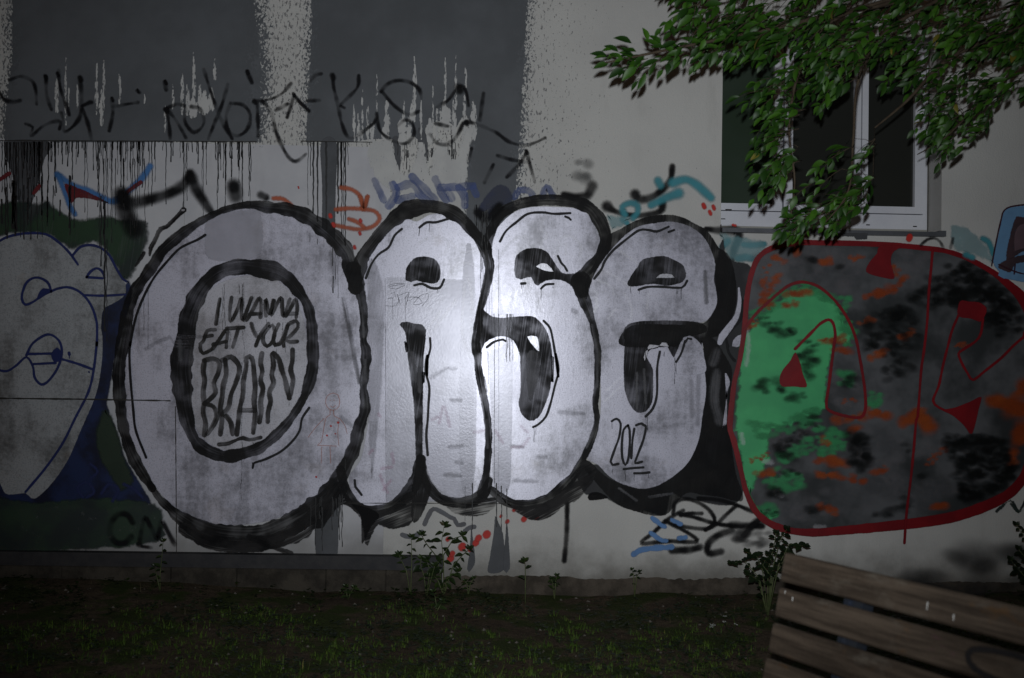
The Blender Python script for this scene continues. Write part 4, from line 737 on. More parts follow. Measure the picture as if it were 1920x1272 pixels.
# --- top right corner painting
film('pale_teal_area', m_tealhaze, B, 'pale teal paint haze at the right edge', lambda f: f.fill('6 1250,850 1380,850 1480,930 1560,1020 1640,1180 1450,1110 1280,1050', 8))
film('teal_hook', m_teal, B, None, lambda f: (f.stroke('6 1525,960 1570,985 1600,1050 1612,1090', 11), f.stroke('6 1380,1095 1440,1120', 12)))
tr = film('light_blue_frame', m_lightblue, B, 'light blue and maroon framed shape at the right edge', lambda f: (f.fill('6 1660,900 1690,770 1730,700 1920,672 2200,650 2200,1300 1700,1300 1660,1240 1610,1150', 2)))
film('dark_interior', m_plum, tr, None, lambda f: (f.fill('6 1795,795 1860,775 2200,770 2200,1050 1900,1060 1750,1150 1720,1090', 2), f.fill('6 1650,1200 1740,1130 1920,1090 1920,1150 1800,1180 1760,1250', 2)))
film('dusty_pink_fill', paint('dusty_pink', (.11, .07, .085), edge=.01, rag=.006), tr, None, lambda f: f.fill('6 1840,840 2200,835 2200,1020 1850,1050 1790,1060', 2))
film('maroon_line', paint('maroon_line_paint', (.035, .006, .016), edge=.006, rag=.003), tr, None, lambda f: (f.strokes('6 2150,655 1920,668 1760,690 1700,730 1680,800 1650,930 1620,1080 1600,1190', 4.5), f.strokes('6 2100,1258 1920,1265 1800,1240 1660,1180|6 1800,1180 1790,1260', 4)))
film('small_letter_tag', m_spray_thin, B, 'small teal black letters above the red outlined piece', lambda f: (f.strokes('6 1000,1015 1050,970 1110,955 1160,985 1190,1040|6 1270,960 1262,1000 1250,1035', 7), f.stroke('6 905,945 900,962', 12) if False else None))
film('red_dot', m_red, B, None, lambda f: f.stroke('6 905,944 898,962', 15))
film('grey_block', paint('grey_block_paint', (.05, .052, .058), edge=.008, rag=.006), B, None, lambda f: f.fill('6 130,905 550,912 545,965 450,972 430,945 130,935', 1.5, straight=True))
film('green_scratch', m_strip, B, None, lambda f: f.strokes('J 1710,880 1800,810 1850,880 1900,790|J 1800,830 1850,880', 5))
film('footing_spatter', m_smudge, B, None, lambda f: f.soft('0 1600,1100 1720,1050 1900,1010 2100,1000 2100,1150 1560,1150', 45))  # soft dark patch paints the shade of the vegetation onto the wall base
# panel joints
J = Film()
J.stroke('0 -30,746 160,748 325,751', 3.2, wob=.3, straight=True); J.stroke('0 335,762 336,880 337,1036', 2.2, wob=.3, straight=True)
J.stroke('0 655,941 800,941 955,942', 1.4, wob=.4, straight=True); J.stroke('0 724,524 725,700 726,940', 1.0, wob=.4, straight=True)
J.stroke('0 8,268 300,269 485,270', 2.0, wob=.3, straight=True); J.stroke('0 568,269 700,271', 2.0, wob=.3, straight=True)
J.build('panel_joint', paint('joint_shadow_dirt', (.022, .020, .018), edge=.002, rag=.001, op=.9), B, 'dark joints between the smooth wall panels')

# ------------------------------------------------------------------ ground
def ground_h(x, y):
    g = .018*mn.noise(Vector((x*.9, y*.9, 1)))+.010*mn.noise(Vector((x*3.1, y*3.1, 2)))+.006*mn.noise(Vector((x*9, y*9, 4)))
    g += .05*max(0, min(1, (x-.9)/3))*max(0, min(1, (y+2.5)/2.3))
    g += (.055*max(0, min(1, (-x-1.0)/1.2))+.02*mn.noise(Vector((x*2.3, 5, 5))))*max(0, min(1, (y+.8)/.7))
    return g-.01
gx = np.concatenate([np.linspace(-60, -5.2, 14), np.arange(-5, 5.6, .06), np.linspace(6, 60, 14)])
gy = np.concatenate([np.linspace(-60, -6.4, 14), np.arange(-6.2, .03, .06), np.linspace(.4, 40, 8)])
v = [(x, y, ground_h(x, y) if abs(x) < 5.6 and y > -6.3 else -.01) for y in gy for x in gx]; nx = len(gx)
fc = [(j*nx+i, j*nx+i+1, (j+1)*nx+i+1, (j+1)*nx+i) for j in range(len(gy)-1) for i in range(nx-1)]
k = NB('bare_soil'); p = k.pos()
c = k.mix(k.ramp(k.noise(p, 1.6, 5, .6), .38, .62), (.075, .054, .036), (.118, .086, .058))
c = k.mix(k.ramp(k.noise(p, 22, 5, .7), .45, .7), c, (.040, .030, .020))
c = k.mix(k.ramp(k.noise(p, 75, 3, .7), .60, .72), c, (.13, .10, .075))
c = k.mix(k.ramp(k.noise(p, 3.2, 4, .6), .44, .58, 0, .9), c, (.034, .052, .010))
k.set(Base_Color=c, Roughness=.95, Specular_IOR_Level=.15); k.bump(k.math('ADD', k.noise(p, 60, 5, .7), k.math('MULTIPLY', k.noise(p, 12, 4), 1.5)), 1.0, .02)
gr = mesh_obj('ground', v, fc, k.m, None, True); tag(gr, None, None, None, 'structure')

def leafmat(name, c1, c2, trans=.25, rough=.42, scale=9):
    k = NB(name); p = k.pos()
    rr = k.math('FRACT', k.math('ADD', k.node('ShaderNodeObjectInfo').outputs['Random'], k.node('ShaderNodeNewGeometry').outputs['Random Per Island']))
    c = k.mix(k.math('POWER', rr, 1.6), tuple(x*.7 for x in c1), c2)
    c = k.mix(k.ramp(k.noise(p, scale*8, 3, .7), .45, .75, 0, .4), c, tuple(x*.5 for x in c1))
    c = k.mix(k.math('GREATER_THAN', rr, .992), c, (c2[1]*1.1, c2[1]*.95, c2[2]*2))
    k.set(Base_Color=c, Roughness=rough, Specular_IOR_Level=.35)
    tl = k.node('ShaderNodeBsdfTranslucent', {0: c}); mx = k.node('ShaderNodeMixShader', {0: trans})
    out = [n for n in k.n if n.type == 'OUTPUT_MATERIAL'][0]
    k.l.new(k.b.outputs[0], mx.inputs[1]); k.l.new(tl.outputs[0], mx.inputs[2]); k.l.new(mx.outputs[0], out.inputs[0]); return k.m
m_leaf = leafmat('leaf_green', (.011, .044, .004), (.038, .110, .007), rough=.5)
m_weed = leafmat('weed_green', (.016, .032, .009), (.034, .058, .013))
m_shrub = leafmat('dark_shrub_green', (.009, .018, .007), (.016, .028, .010))
m_grass = leafmat('grass_green', (.055, .125, .012), (.105, .165, .018), rough=.7, scale=4)
m_straw = leafmat('dry_grass', (.16, .13, .07), (.10, .08, .04), rough=.7)
m_bark = simple('bark', (.035, .024, .016), (.06, .045, .03), 20, .85, .2, .6)
m_stem = simple('green_stem', (.10, .12, .05), (.06, .08, .03), 20, .6)

gv, gf, sv, sf = [], [], [], []
def blade(V, F_, x, y, h, w, lean, az):
    z = ground_h(x, y)-.004; b = len(V); dx, dy = math.cos(az), math.sin(az); lx, ly = lean*math.cos(az+1.57), lean*math.sin(az+1.57)
    for t, ww in ((0, 1), (.4, .85), (.75, .55)):
        cx, cy, cz = x+lx*h*t*t, y+ly*h*t*t, z+h*(t-.25*abs(lean)*t*t)
        V.append((cx-dx*w*ww/2, cy-dy*w*ww/2, cz)); V.append((cx+dx*w*ww/2, cy+dy*w*ww/2, cz))
    V.append((x+lx*h, y+ly*h, z+h*(1-.25*abs(lean))))
    F_ += [(b, b+1, b+3, b+2), (b+2, b+3, b+5, b+4), (b+4, b+5, b+6)]
R_ = random.Random(11)
cnt = 0
while cnt < 15000:
    x = R_.uniform(-5, 5.2); y = R_.uniform(-5.6, -.09)
    dens = mn.noise(Vector((x*1.1, y*1.3, 20)))*.5+.5 + .55*mn.noise(Vector((x*3.3, y*3.3, 30)))
    dens += .22*(y < -1.1) - .35*(y > -.55) - (.35 if .6 < x < 1.8 and -.9 < y < 0 else 0)
    if dens < .36+R_.random()*.34: continue
    cnt += 1; nb = R_.randint(4, 11); hh = R_.choice((R_.uniform(.012, .03), R_.uniform(.02, .05)))*(1.7 if R_.random() < .05 else 1)
    for i in range(nb):
        blade(gv, gf, x+R_.gauss(0, .014), y+R_.gauss(0, .014), hh*R_.uniform(.6, 1.3), R_.uniform(.002, .005), R_.uniform(.2, 1.5), R_.uniform(0, 6.28))
for i in range(900):
    blade(sv, sf, R_.uniform(-5, 5.2), R_.uniform(-5.6, -.15), R_.uniform(.02, .10), .0022, R_.uniform(.2, 1.4), R_.uniform(0, 6.28))
tag(mesh_obj('grass', gv, gf, m_grass), 'sparse short grass tufts growing on the bare soil', 'grass', None, 'stuff')
tag(mesh_obj('dry_grass', sv, sf, m_straw), 'scattered dry straw stalks between the grass tufts', 'dry grass', None, 'stuff')
# small broadleaf ground weeds
dv, df = [], []
for i in range(9000):
    x = R_.uniform(-5, 5.2); y = -abs(R_.gauss(0, 1))*1.9-.09
    if mn.noise(Vector((x*1.6, y*1.6, 55))) < -.02 and R_.random() < .8: continue
    z = ground_h(x, y)
    for j in range(R_.randint(3, 6)):
        a = R_.uniform(0, 6.28); L = R_.uniform(.012, .034); zz = z+R_.uniform(.004, .03); b = len(dv); w = L*.33
        ux, uy = math.cos(a), math.sin(a); up = R_.uniform(-.1, .6)
        dv += [(x, y, zz), (x+ux*L*.5-uy*w, y+uy*L*.5+ux*w, zz+L*.5*up), (x+ux*L, y+uy*L, zz+L*up*.7), (x+ux*L*.5+uy*w, y+uy*L*.5-ux*w, zz+L*.5*up)]
        df.append((b, b+1, b+2, b+3))
tag(mesh_obj('ground_weeds', dv, df, m_weed), 'low broad leaved weeds covering the soil in patches', 'weeds', None, 'stuff')
pv, pf = [], []
for i in range(1500):
    x = R_.uniform(-5, 5.2); y = R_.uniform(-5.6, -.05); z = ground_h(x, y); r = R_.uniform(.004, .013)*(1.8 if R_.random() < .04 else 1); b = len(pv)
    for q in range(6):
        a = q*math.pi/3+R_.uniform(-.3, .3); rr = r*R_.uniform(.7, 1.2); pv.append((x+rr*math.cos(a), y+rr*math.sin(a), z-.001))
    pv += [(x+R_.uniform(-.3, .3)*r, y-r*.2, z+r*.8), (x, y, z-r)]
    for q in range(6): pf.append((b+q, b+(q+1) % 6, b+6))
tag(mesh_obj('pebbles', pv, pf, simple('pebble', (.14, .125, .11), (.07, .06, .05), 30, .85)), 'small pebbles and crumbs lying on the soil', 'pebbles', None, 'stuff')

# ------------------------------------------------------------------ leaves
def leaf_mesh(name, L, wd, mat, serr=True, curl=.12, fold=.25, seed=0):
    r = random.Random(seed); v = []; f = []; N = 6
    prof = [.0, .55, .95, 1.0, .78, .42, 0]
    for i in range(N+1):
        t = i/N; w = wd*prof[i]/2; w *= (1+r.uniform(-.1, .1)); zc = -curl*L*t*t+.03*L*math.sin(t*3)
        jag = (L*.03 if serr and 0 < i < N else 0)
        v += [(L*t+jag, w, zc+fold*w), (L*t, 0, zc), (L*t+jag, -w, zc+fold*w)]
    for i in range(N):
        a = i*3; f += [(a, a+1, a+4, a+3), (a+1, a+2, a+5, a+4)]
    me = bpy.data.meshes.new(name); me.from_pydata(v, [], f); me.polygons.foreach_set('use_smooth', [True]*len(me.polygons)); me.materials.append(mat); me.update(); return me
LM = [leaf_mesh('leaf', L, L*q, m_leaf, seed=i, curl=c_, fold=fo_) for i, (L, q, c_, fo_) in enumerate(((.088, .44, .25, .35), (.078, .50, .4, .2), (.098, .38, .15, .4), (.070, .46, .5, .3), (.060, .50, .2, .3)))]
def frame(d, nrm):
    d = d.normalized(); n = (nrm-d*nrm.dot(d)).normalized(); s_ = n.cross(d)
    return Matrix(((d.x, s_.x, n.x), (d.y, s_.y, n.y), (d.z, s_.z, n.z))).to_4x4()

tree = empty('tree', (5.2, -2.0, 0), 'leafy tree whose green branches hang over the window from the upper right', 'tree')
mb = MB(); mb.tube([(5.2, -2.0, -.2), (5.15, -2.0, .8), (5.25, -1.95, 1.9), (5.1, -1.9, 3.0), (5.2, -1.8, 4.4)], [.15, .125, .11, .10, .06], 12)
mb.build('trunk', m_bark, tree, True)
limbs = [
 [(5.12, -1.92, 2.9), P(2050, -60, -1.7), P(1800, -20, -1.7), P(1600, 20, -1.8), P(1420, 60, -1.9), P(1270, 90, -1.95), P(1135, 118, -2.0)],
 [(5.12, -1.95, 2.6), P(2080, 20, -1.6), P(1900, 60, -1.6), P(1780, 110, -1.6), P(1700, 190, -1.6), P(1640, 240, -1.6)],
 [P(1700, -10, -1.75), P(1560, 40, -1.85), P(1500, 130, -1.9), P(1480, 240, -1.95), P(1490, 340, -1.95), P(1480, 420, -1.95)],
 [P(1780, -10, -1.7), P(1660, 60, -1.75), P(1610, 150, -1.85), P(1600, 260, -1.85), P(1590, 360, -1.9), P(1540, 425, -1.9)],
 [P(2000, 40, -1.5), P(1900, 120, -1.5), P(1830, 200, -1.5), P(1770, 260, -1.5), P(1720, 290, -1.5)],
 [P(1780, -100, -1.7), P(1600, -60, -1.7), P(1450, -30, -1.8), P(1330, 0, -1.8), P(1285, 25, -1.8)],
 [P(2050, -50, -1.4), P(1900, 10, -1.45), P(1750, 50, -1.5), P(1600, 80, -1.6)]]
LP = []
for l in limbs:
    pts = [Vector(p) for p in l]; sm = []
    for i in range(len(pts)-1):
        p0 = pts[max(i-1, 0)]; p1, p2 = pts[i], pts[i+1]; p3 = pts[min(i+2, len(pts)-1)]
        for j in range(6):
            t = j/6; sm.append(.5*((2*p1)+(-p0+p2)*t+(2*p0-5*p1+4*p2-p3)*t*t+(-p0+3*p1-3*p2+p3)*t**3))
    sm.append(pts[-1]); n = len(sm); r0 = .020 if l in (limbs[0], limbs[1]) else .008
    mb = MB(); mb.tube(sm, [r0*(1-.9*i/(n-1))+.0018 for i in range(n)], 6); mb.build('branch', m_bark, tree, True)
    LP += sm
LPa = np.array([tuple(p) for p in LP])
from mathutils.geometry import intersect_line_line
def inpoly(x, y, poly):
    c = False; n = len(poly)
    for i in range(n):
        a, b = poly[i], poly[i-1]
        if (a[1] > y) != (b[1] > y) and x < (b[0]-a[0])*(y-a[1])/(b[1]-a[1])+a[0]: c = not c
    return c
def pl(s): return [tuple(float(q) for q in t.split(',')) for t in s.split()]
# foliage zones: polygon (photo pixels where the foliage hangs), number of twigs, hang direction, depth range
zones = [
 (pl('1290,-60 2050,-60 2050,60 1900,90 1700,95 1560,80 1420,70 1340,50 1290,20'), 190, (-.75, -.22), (-2.2, -1.2)),
 (pl('1345,35 1640,30 1640,120 1500,130 1420,100 1350,75'), 24, (-.85, -.2), (-2.1, -1.6)),
 (pl('1440,110 1510,100 1530,160 1510,220 1470,210 1440,180'), 15, (-.9, -.2), (-2.1, -1.7)),
 (pl('1470,200 1505,200 1505,330 1490,340 1465,320'), 13, (-.85, -.3), (-2.1, -1.8)),
 (pl('1470,310 1530,320 1590,370 1560,420 1490,425 1475,400'), 13, (-.85, -.35), (-2.1, -1.8)),
 (pl('1520,60 1640,60 1640,180 1650,290 1640,380 1570,400 1585,250 1560,160'), 29, (-.7, -.4), (-2.1, -1.6)),
 (pl('1660,60 2050,60 2050,130 1900,180 1860,220 1800,230 1760,190 1730,140'), 46, (-.7, -.3), (-1.9, -1.2)),
 (pl('1760,190 1900,160 1900,190 1850,245 1790,260 1770,280 1750,240'), 20, (-.8, -.4), (-1.8, -1.3)),
]
leaves = []   # (matrix, mesh index)
tw = MB()
def add_leaf(p, d, n, k=None, sc=1.0):
    i = k if k is not None else R_.randrange(4)
    leaves.append((Matrix.Translation(p) @ frame(d, n) @ Matrix.Scale(sc, 4), i))
def twig(a, d, L, nleaf, lscale=1.0):
    pts = [a]; dd = d.normalized()
    for i in range(5):
        dd = (dd+Vector((R_.uniform(-.12, .12), R_.uniform(-.12, .12), -.10+R_.uniform(-.08, .08)))).normalized(); pts.append(pts[-1]+dd*(L/5))
    tw.tube(pts, [.0022, .0020, .0017, .0014, .0011, .0008], 3)
    side = 1
    for i in range(nleaf):
        t = (i+.6)/nleaf*5; k_ = min(4, int(t)); p = pts[k_].lerp(pts[k_+1], t-k_); dr = (pts[k_+1]-pts[k_]).normalized()
        s_ = dr.cross(Vector((0, -.8, .6))).normalized()*side; side = -side
        ld = dr*.8+s_*R_.uniform(.35, .8)+Vector((-.25, R_.uniform(-.45, .35), R_.uniform(-.25, .12)))
        nn = Vector((R_.uniform(-.6, .6), R_.uniform(-.75, .3), 1.0)) if R_.random() < .62 else Vector((R_.uniform(-.7, .7), -1.0, R_.uniform(-.2, .9)))
        add_leaf(p, ld, nn, None, lscale*R_.choice((R_.uniform(.45, .8), R_.uniform(.8, 1.15)))*(1-.25*i/nleaf))
    add_leaf(pts[-1], dd, Vector((R_.uniform(-.4, .4), -.8, .6)), None, .7*lscale)
for poly, n, hd, (ya, yb) in zones:
    xs_ = [p[0] for p in poly]; ys_ = [p[1] for p in poly]; c = 0
    while c < n:
        x, y = R_.uniform(min(xs_), max(xs_)), R_.uniform(min(ys_), max(ys_))
        if not inpoly(x, y, poly): continue
        c += 1; yy = R_.uniform(ya, yb); a = P(x, y, yy)
        d2 = ((LPa-np.array(tuple(a)))**2).sum(1); j = int(d2.argmin())
        if .0005 < d2[j] < .12: tw.tube([LP[j], (LP[j]+a)/2+Vector((0, 0, .01)), a], .0014, 3)
        twig(a, Vector((hd[0]+R_.uniform(-.3, .3), R_.uniform(-.35, .35), hd[1]+R_.uniform(-.25, .25))), R_.uniform(.11, .22), R_.randint(5, 9), .88)
# the long spray reaching left, drawn leaf by leaf along the first limb
l0 = [P(a, b, -2.0) for a, b in ((1480, 62), (1420, 72), (1370, 78), (1320, 84), (1270, 92), (1225, 101), (1180, 108), (1140, 116))]
for i in range(7):
    for j in range(6):
        t = R_.random(); p = l0[i].lerp(l0[i+1], t)+Vector((0, R_.uniform(-.12, .12), R_.uniform(-.02, .03)))
        up = R_.choice((1, 1, -1)); d = Vector((-1, R_.uniform(-.5, .5), up*R_.uniform(.2, .9)))
        if up < 0: d.z *= .7
        add_leaf(p, d, Vector((R_.uniform(-.4, .4), -.9, .5)), None, R_.uniform(.65, .95)*(1.0 if i < 6 else .8))
for i, (x, y) in enumerate(((1400, 78), (1365, 84), (1330, 90), (1290, 96), (1250, 104), (1215, 110), (1185, 114), (1420, 60), (1380, 55), (1340, 60), (1450, 80), (1440, 50))):
    a = P(x, y, -2.0+R_.uniform(-.1, .1)); twig(a, Vector((-.9, R_.uniform(-.2, .2), R_.choice((-.35, -.2, .25)))), R_.uniform(.10, .17), R_.randint(5, 7), .85)
for x, y, dx, dz, s_ in ((1140, 108, -.9, .25, .9), (1142, 120, -1, -.2, .8), (1160, 98, -.9, .5, .8), (1185, 82, -.8, .35, .95), (1215, 78, -.3, 1, .75), (1170, 128, -.9, -.5, .9), (1265, 70, -.4, .9, .85), (1240, 84, -.6, .6, .8), (1195, 125, -.8, -.7, 1), (1262, 108, -.3, -.9, .9), (1345, 95, -.4, -.9, .9), (1305, 20, -.9, -.2, 1), (1310, 5, -.9, .3, .9), (1300, 28, -.8, -.6, 1)):
    add_leaf(P(x, y, -2.0), Vector((dx, R_.uniform(-.2, .2), dz)), Vector((.2, -.9, .4)), 0, s_)
tw.build('twigs', m_bark, tree, True)['kind'] = 'stuff'
# the 300 leaves that show largest (nearest the camera, in frame) are single parts, the rest one mass
def inframe(M):
    p = M.translation-CAMP; z = p.dot(Fw); x = 960+FPX*p.dot(Rt)/z; y = 636-FPX*p.dot(Up)/z
    return 0 < x < 1915 and 2 < y < 1270
order = sorted(range(len(leaves)), key=lambda i: ((0 if inframe(leaves[i][0]) else 100) + leaves[i][0].translation.y - leaves[i][0].to_scale().x*.6))
single = set(order[:300])
def join_leaves(items, meshes, name, mat, parent, kind=True):
    v = []; f = []
    cache = [([q.co.copy() for q in m.vertices], [tuple(p.vertices) for p in m.polygons]) for m in meshes]
    for M, i in items:
        b = len(v); vs, fs = cache[i]; v += [tuple(M @ q) for q in vs]; f += [tuple(b+j for j in t) for t in fs]
    o = mesh_obj(name, v, f, mat, parent, True)
    if kind: o['kind'] = 'stuff'
    return o
for i in sorted(single):
    M, k_ = leaves[i]; o = bpy.data.objects.new('leaf', LM[k_]); COL.objects.link(o); o.parent = tree; o.matrix_parent_inverse = tree.matrix_world.inverted(); o.matrix_basis = M
join_leaves([leaves[i] for i in range(len(leaves)) if i not in single], LM, 'foliage', m_leaf, tree)

# ------------------------------------------------------------------ plants at the foot of the wall
WL = [leaf_mesh('leaf', L, L*q, m_weed, seed=20+i, curl=.3, fold=.3) for i, (L, q) in enumerate(((.060, .46), (.075, .5), (.045, .4), (.030, .5)))]
WD = [leaf_mesh('leaf', L, L*q, m_shrub, seed=40+i, curl=.25, fold=.2) for i, (L, q) in enumerate(((.055, .7), (.065, .72), (.045, .75), (.05, .7)))]
def plant(name, base, tips, label, cat='plant', group=None, seed=0, lsize=1.0, droop=.3, per=8, top_rosette=True, mat=m_stem):
    LS_ = WD if name == 'shrub' else WL
    """base (px,py,y); tips: list of [(px,py)] stem polylines in the photo, leaves alternate up each stem"""
    r = random.Random(seed); y0 = base[2]; b = P(base[0], base[1], y0); b.z = ground_h(b.x, y0)-.01
    root = empty(name, b, label, cat, group)
    for st_ in tips:
        pts = [b]+[P(x, y, y0+r.uniform(-.05, .05)) for x, y in st_]
        n = len(pts); mb = MB(); mb.tube(pts, [.0035*(1-.65*i/(n-1)) for i in range(n)], 5); mb.build('stem', mat, root, True)
        for i in range(per):
            t = (.25+.75*(i+.5)/per)*(n-1); k_ = min(n-2, int(t)); p = pts[k_].lerp(pts[k_+1], t-k_); a = r.uniform(0, 6.28)
            side = 1 if i % 2 else -1
            d = Vector((side*r.uniform(.5, 1), r.uniform(-.7, .3), r.uniform(-droop, .5)))
            M = Matrix.Translation(p) @ frame(d, Vector((r.uniform(-.3, .3), -.6, .8))) @ Matrix.Scale(lsize*r.uniform(.7, 1.1), 4)
            o = bpy.data.objects.new('leaf', r.choice(LS_[:3])); COL.objects.link(o); o.parent = root; o.matrix_parent_inverse = root.matrix_world.inverted(); o.matrix_basis = M
        if top_rosette:
            for i in range(4):
                d = Vector((math.cos(i*1.57+.4), math.sin(i*1.57+.4)*.6-.2, .9)); M = Matrix.Translation(pts[-1]) @ frame(d, Vector((0, -.8, .5))) @ Matrix.Scale(lsize*.7, 4)
                o = bpy.data.objects.new('leaf', LS_[0]); COL.objects.link(o); o.parent = root; o.matrix_parent_inverse = root.matrix_world.inverted(); o.matrix_basis = M
    return root
plant('sapling', (832, 1112, -.16), [[(832, 1060), (828, 1015), (833, 985)], [(850, 1060), (868, 1040), (880, 1030)], [(820, 1045), (800, 1020), (790, 1003)], [(832, 1040), (850, 1010), (868, 1004)], [(838, 1085), (858, 1072)], [(822, 1090), (810, 1075)]],
      'tallest weed sapling with drooping dark leaves beside the end of the plinth', 'sapling', None, 3, .85, .9, 8)
plant('weed_plant', (770, 1108, -.14), [[(772, 1060), (772, 1030), (771, 1008)], [(762, 1070), (752, 1050), (748, 1040)]],
      'upright weed with a leaf rosette on top standing just left of the tall sapling', 'weed', None, 5, .75, .2, 6)
plant('weed_plant', (800, 1112, -.18), [[(795, 1080), (788, 1060), (790, 1048)], [(810, 1080), (815, 1062)], [(806, 1070), (800, 1050)]], 'bushy low weed in front of the plinth between rosette weed and sapling', 'weed', None, 6, .8, .7, 8)
plant('seedling', (985, 1135, -.30), [[(985, 1090), (985, 1062), (984, 1052)]], 'thin lone seedling with three pointed leaves near the wall foot below the grey runs', 'seedling', None, 8, .75, .2, 3)
plant('weed_plant', (300, 1120, -.25), [[(300, 1080), (303, 1050), (306, 1015)], [(296, 1090), (290, 1062)]], 'slender yellow green weed in front of the dark plinth at left', 'weed', None, 9, .6, .3, 7)
plant('weed_plant', (878, 1108, -.14), [[(882, 1095), (888, 1085)], [(876, 1096), (872, 1090)]], 'small weed tuft at the footing right of the tall sapling', 'weed', None, 10, .5, .3, 5)
plant('weed_plant', (1040, 1105, -.14), [[(1042, 1090), (1044, 1080)], [(1036, 1092), (1034, 1086)]], 'small weed tuft at the footing right of the lone seedling', 'weed', None, 12, .55, .3, 6)
plant('weed_plant', (1190, 1092, -.12), [[(1188, 1078), (1185, 1068)], [(1194, 1080), (1200, 1072)]], 'tiny weed at the wall foot under the vertical spray line', 'weed', None, 13, .4, .3, 5)
plant('weed_plant', (652, 1130, -.3), [[(650, 1112), (648, 1100)], [(657, 1112), (664, 1102)]], 'small weed in the soil before the middle of the plinth', 'weed', None, 14, .55, .3, 6)
plant('weed_plant', (818, 1150, -.55), [[(818, 1135), (816, 1120), (812, 1110)], [(824, 1138), (830, 1128)]], 'light green weed in the soil in front of the sapling', 'weed', None, 15, .6, .3, 7)
plant('shrub', (1440, 1115, -.55), [[(1450, 1060), (1462, 1015), (1475, 992)], [(1420, 1080), (1395, 1050), (1370, 1058)], [(1430, 1070), (1420, 1045), (1400, 1035)], [(1460, 1060), (1480, 1020), (1510, 1025)], [(1440, 1070), (1450, 1030), (1455, 1000)], [(1445, 1080), (1430, 1060), (1440, 1040)], [(1450, 1085), (1470, 1050), (1475, 1035)], [(1425, 1090), (1400, 1075)]],
      'dark round leaved shrub growing behind the left end of the bench', 'shrub', None, 17, .72, .4, 12)
plant('shrub', (1965, 1120, -.4), [[(1950, 1060), (1925, 1010), (1905, 985)], [(1920, 1080), (1895, 1050)], [(1940, 1070), (1910, 1030)], [(1970, 1060), (1960, 1000)], [(1930, 1090), (1905, 1070)], [(1990, 1060), (2000, 1010)]], 'dark shrub at the right edge behind the bench', 'shrub', None, 18, .8, .4, 12)
# little white flowered herbs
def herb(x, y, yd, label, seed):
    r = random.Random(seed); b = P(x, y, yd); b.z = ground_h(b.x, yd)
    root = empty('flowering_herb', b, label, 'wildflower', 'white flowering herbs in the soil')
    for i in range(3):
        t = b+Vector((r.uniform(-.04, .04), r.uniform(-.04, .04), r.uniform(.06, .11))); mb = MB(); mb.tube([b, (b+t)/2+Vector((r.uniform(-.01, .01), 0, 0)), t], .0012, 4); mb.build('stem', m_weed, root)
        v = []; f = []
        for j in range(7):
            a = j*.9; c = t+Vector((math.cos(a)*.008, math.sin(a)*.008, r.uniform(-.003, .004))); s_ = .0020; k0 = len(v)
            v += [c+Vector((s_, 0, 0)), c+Vector((0, s_*.4, s_)), c+Vector((-s_, 0, 0)), c+Vector((0, -s_, -s_*.5))]; f += [(k0, k0+1, k0+2, k0+3)]
        mesh_obj('flower_head', v, f, m_flower, root)
    for i in range(7):
        a = r.uniform(0, 6.28); M = Matrix.Translation(b+Vector((0, 0, r.uniform(.005, .05)))) @ frame(Vector((math.cos(a), math.sin(a), .4)), Vector((0, 0, 1)))
        o = bpy.data.objects.new('leaf', WL[3]); COL.objects.link(o); o.parent = root; o.matrix_parent_inverse = root.matrix_world.inverted(); o.matrix_basis = M
m_flower = simple('white_petals', (.4, .42, .4), (.3, .3, .3), 10, .7)
herb(1345, 1185, -1.1, 'white flowering herb in the grass left of the bench, the nearer of the two', 31)
herb(1368, 1180, -1.0, 'white flowering herb in the grass left of the bench, the one closer to the bench', 32)

# ------------------------------------------------------------------ bench
TL = Vector((0.94874383, -3.18113618, 0.81598386)); ax = Vector((0.46785839, -0.88346428, 0.0)).normalized()
sdn = Vector((-0.18088185, -0.12283152, -0.97580437)); sdn = (sdn-ax*sdn.dot(ax)).normalized(); nb_ = ax.cross(sdn).normalized()  # away from the sitter
if nb_.y < 0: nb_ = -nb_
bench = empty('park_bench', (TL.x+.6, TL.y-1.0, 0), 'weathered slatted wooden park bench with steel supports at the lower right', 'bench')
MBk = Matrix(((ax.x, nb_.x, -sdn.x, TL.x), (ax.y, nb_.y, -sdn.y, TL.y), (ax.z, nb_.z, -sdn.z, TL.z), (0, 0, 0, 1)))
def woodmat():
    k = NB('weathered_wood'); tc = k.node('ShaderNodeTexCoord').outputs['Object']
    m1 = k.node('ShaderNodeMapping', {0: tc, 3: (1.2, 22, 22)}).outputs[0]; m2 = k.node('ShaderNodeMapping', {0: tc, 3: (3, 6, 6)}).outputs[0]
    g = k.noise(m1, 1.6, 6, .7); b = k.noise(m2, 1.3, 5, .65)
    c = k.mix(k.ramp(g, .35, .65), (.022, .015, .010), (.068, .050, .036))
    c = k.mix(k.ramp(b, .52, .70, 0, .5), c, (.12, .105, .085)); c = k.mix(k.ramp(k.noise(m2, 2.4, 4, .6), .60, .72, 0, .45), c, (.085, .040, .010))
    c = k.mix(k.ramp(k.noise(m2, 1.9, 5, .6, .5), .63, .74, 0, .35), c, (.11, .038, .065))
    k.set(Base_Color=c, Roughness=.75, Specular_IOR_Level=.25); k.bump(k.math('ADD', g, k.noise(tc, 90, 3)), .6, .003); return k.m
m_wood = woodmat(); m_steel = simple('blue_grey_steel', (.035, .045, .07), (.05, .055, .065), 14, .4, .5, .2, metal=.6)
w_, g_ = .0903, .0203; LEN = 1.85
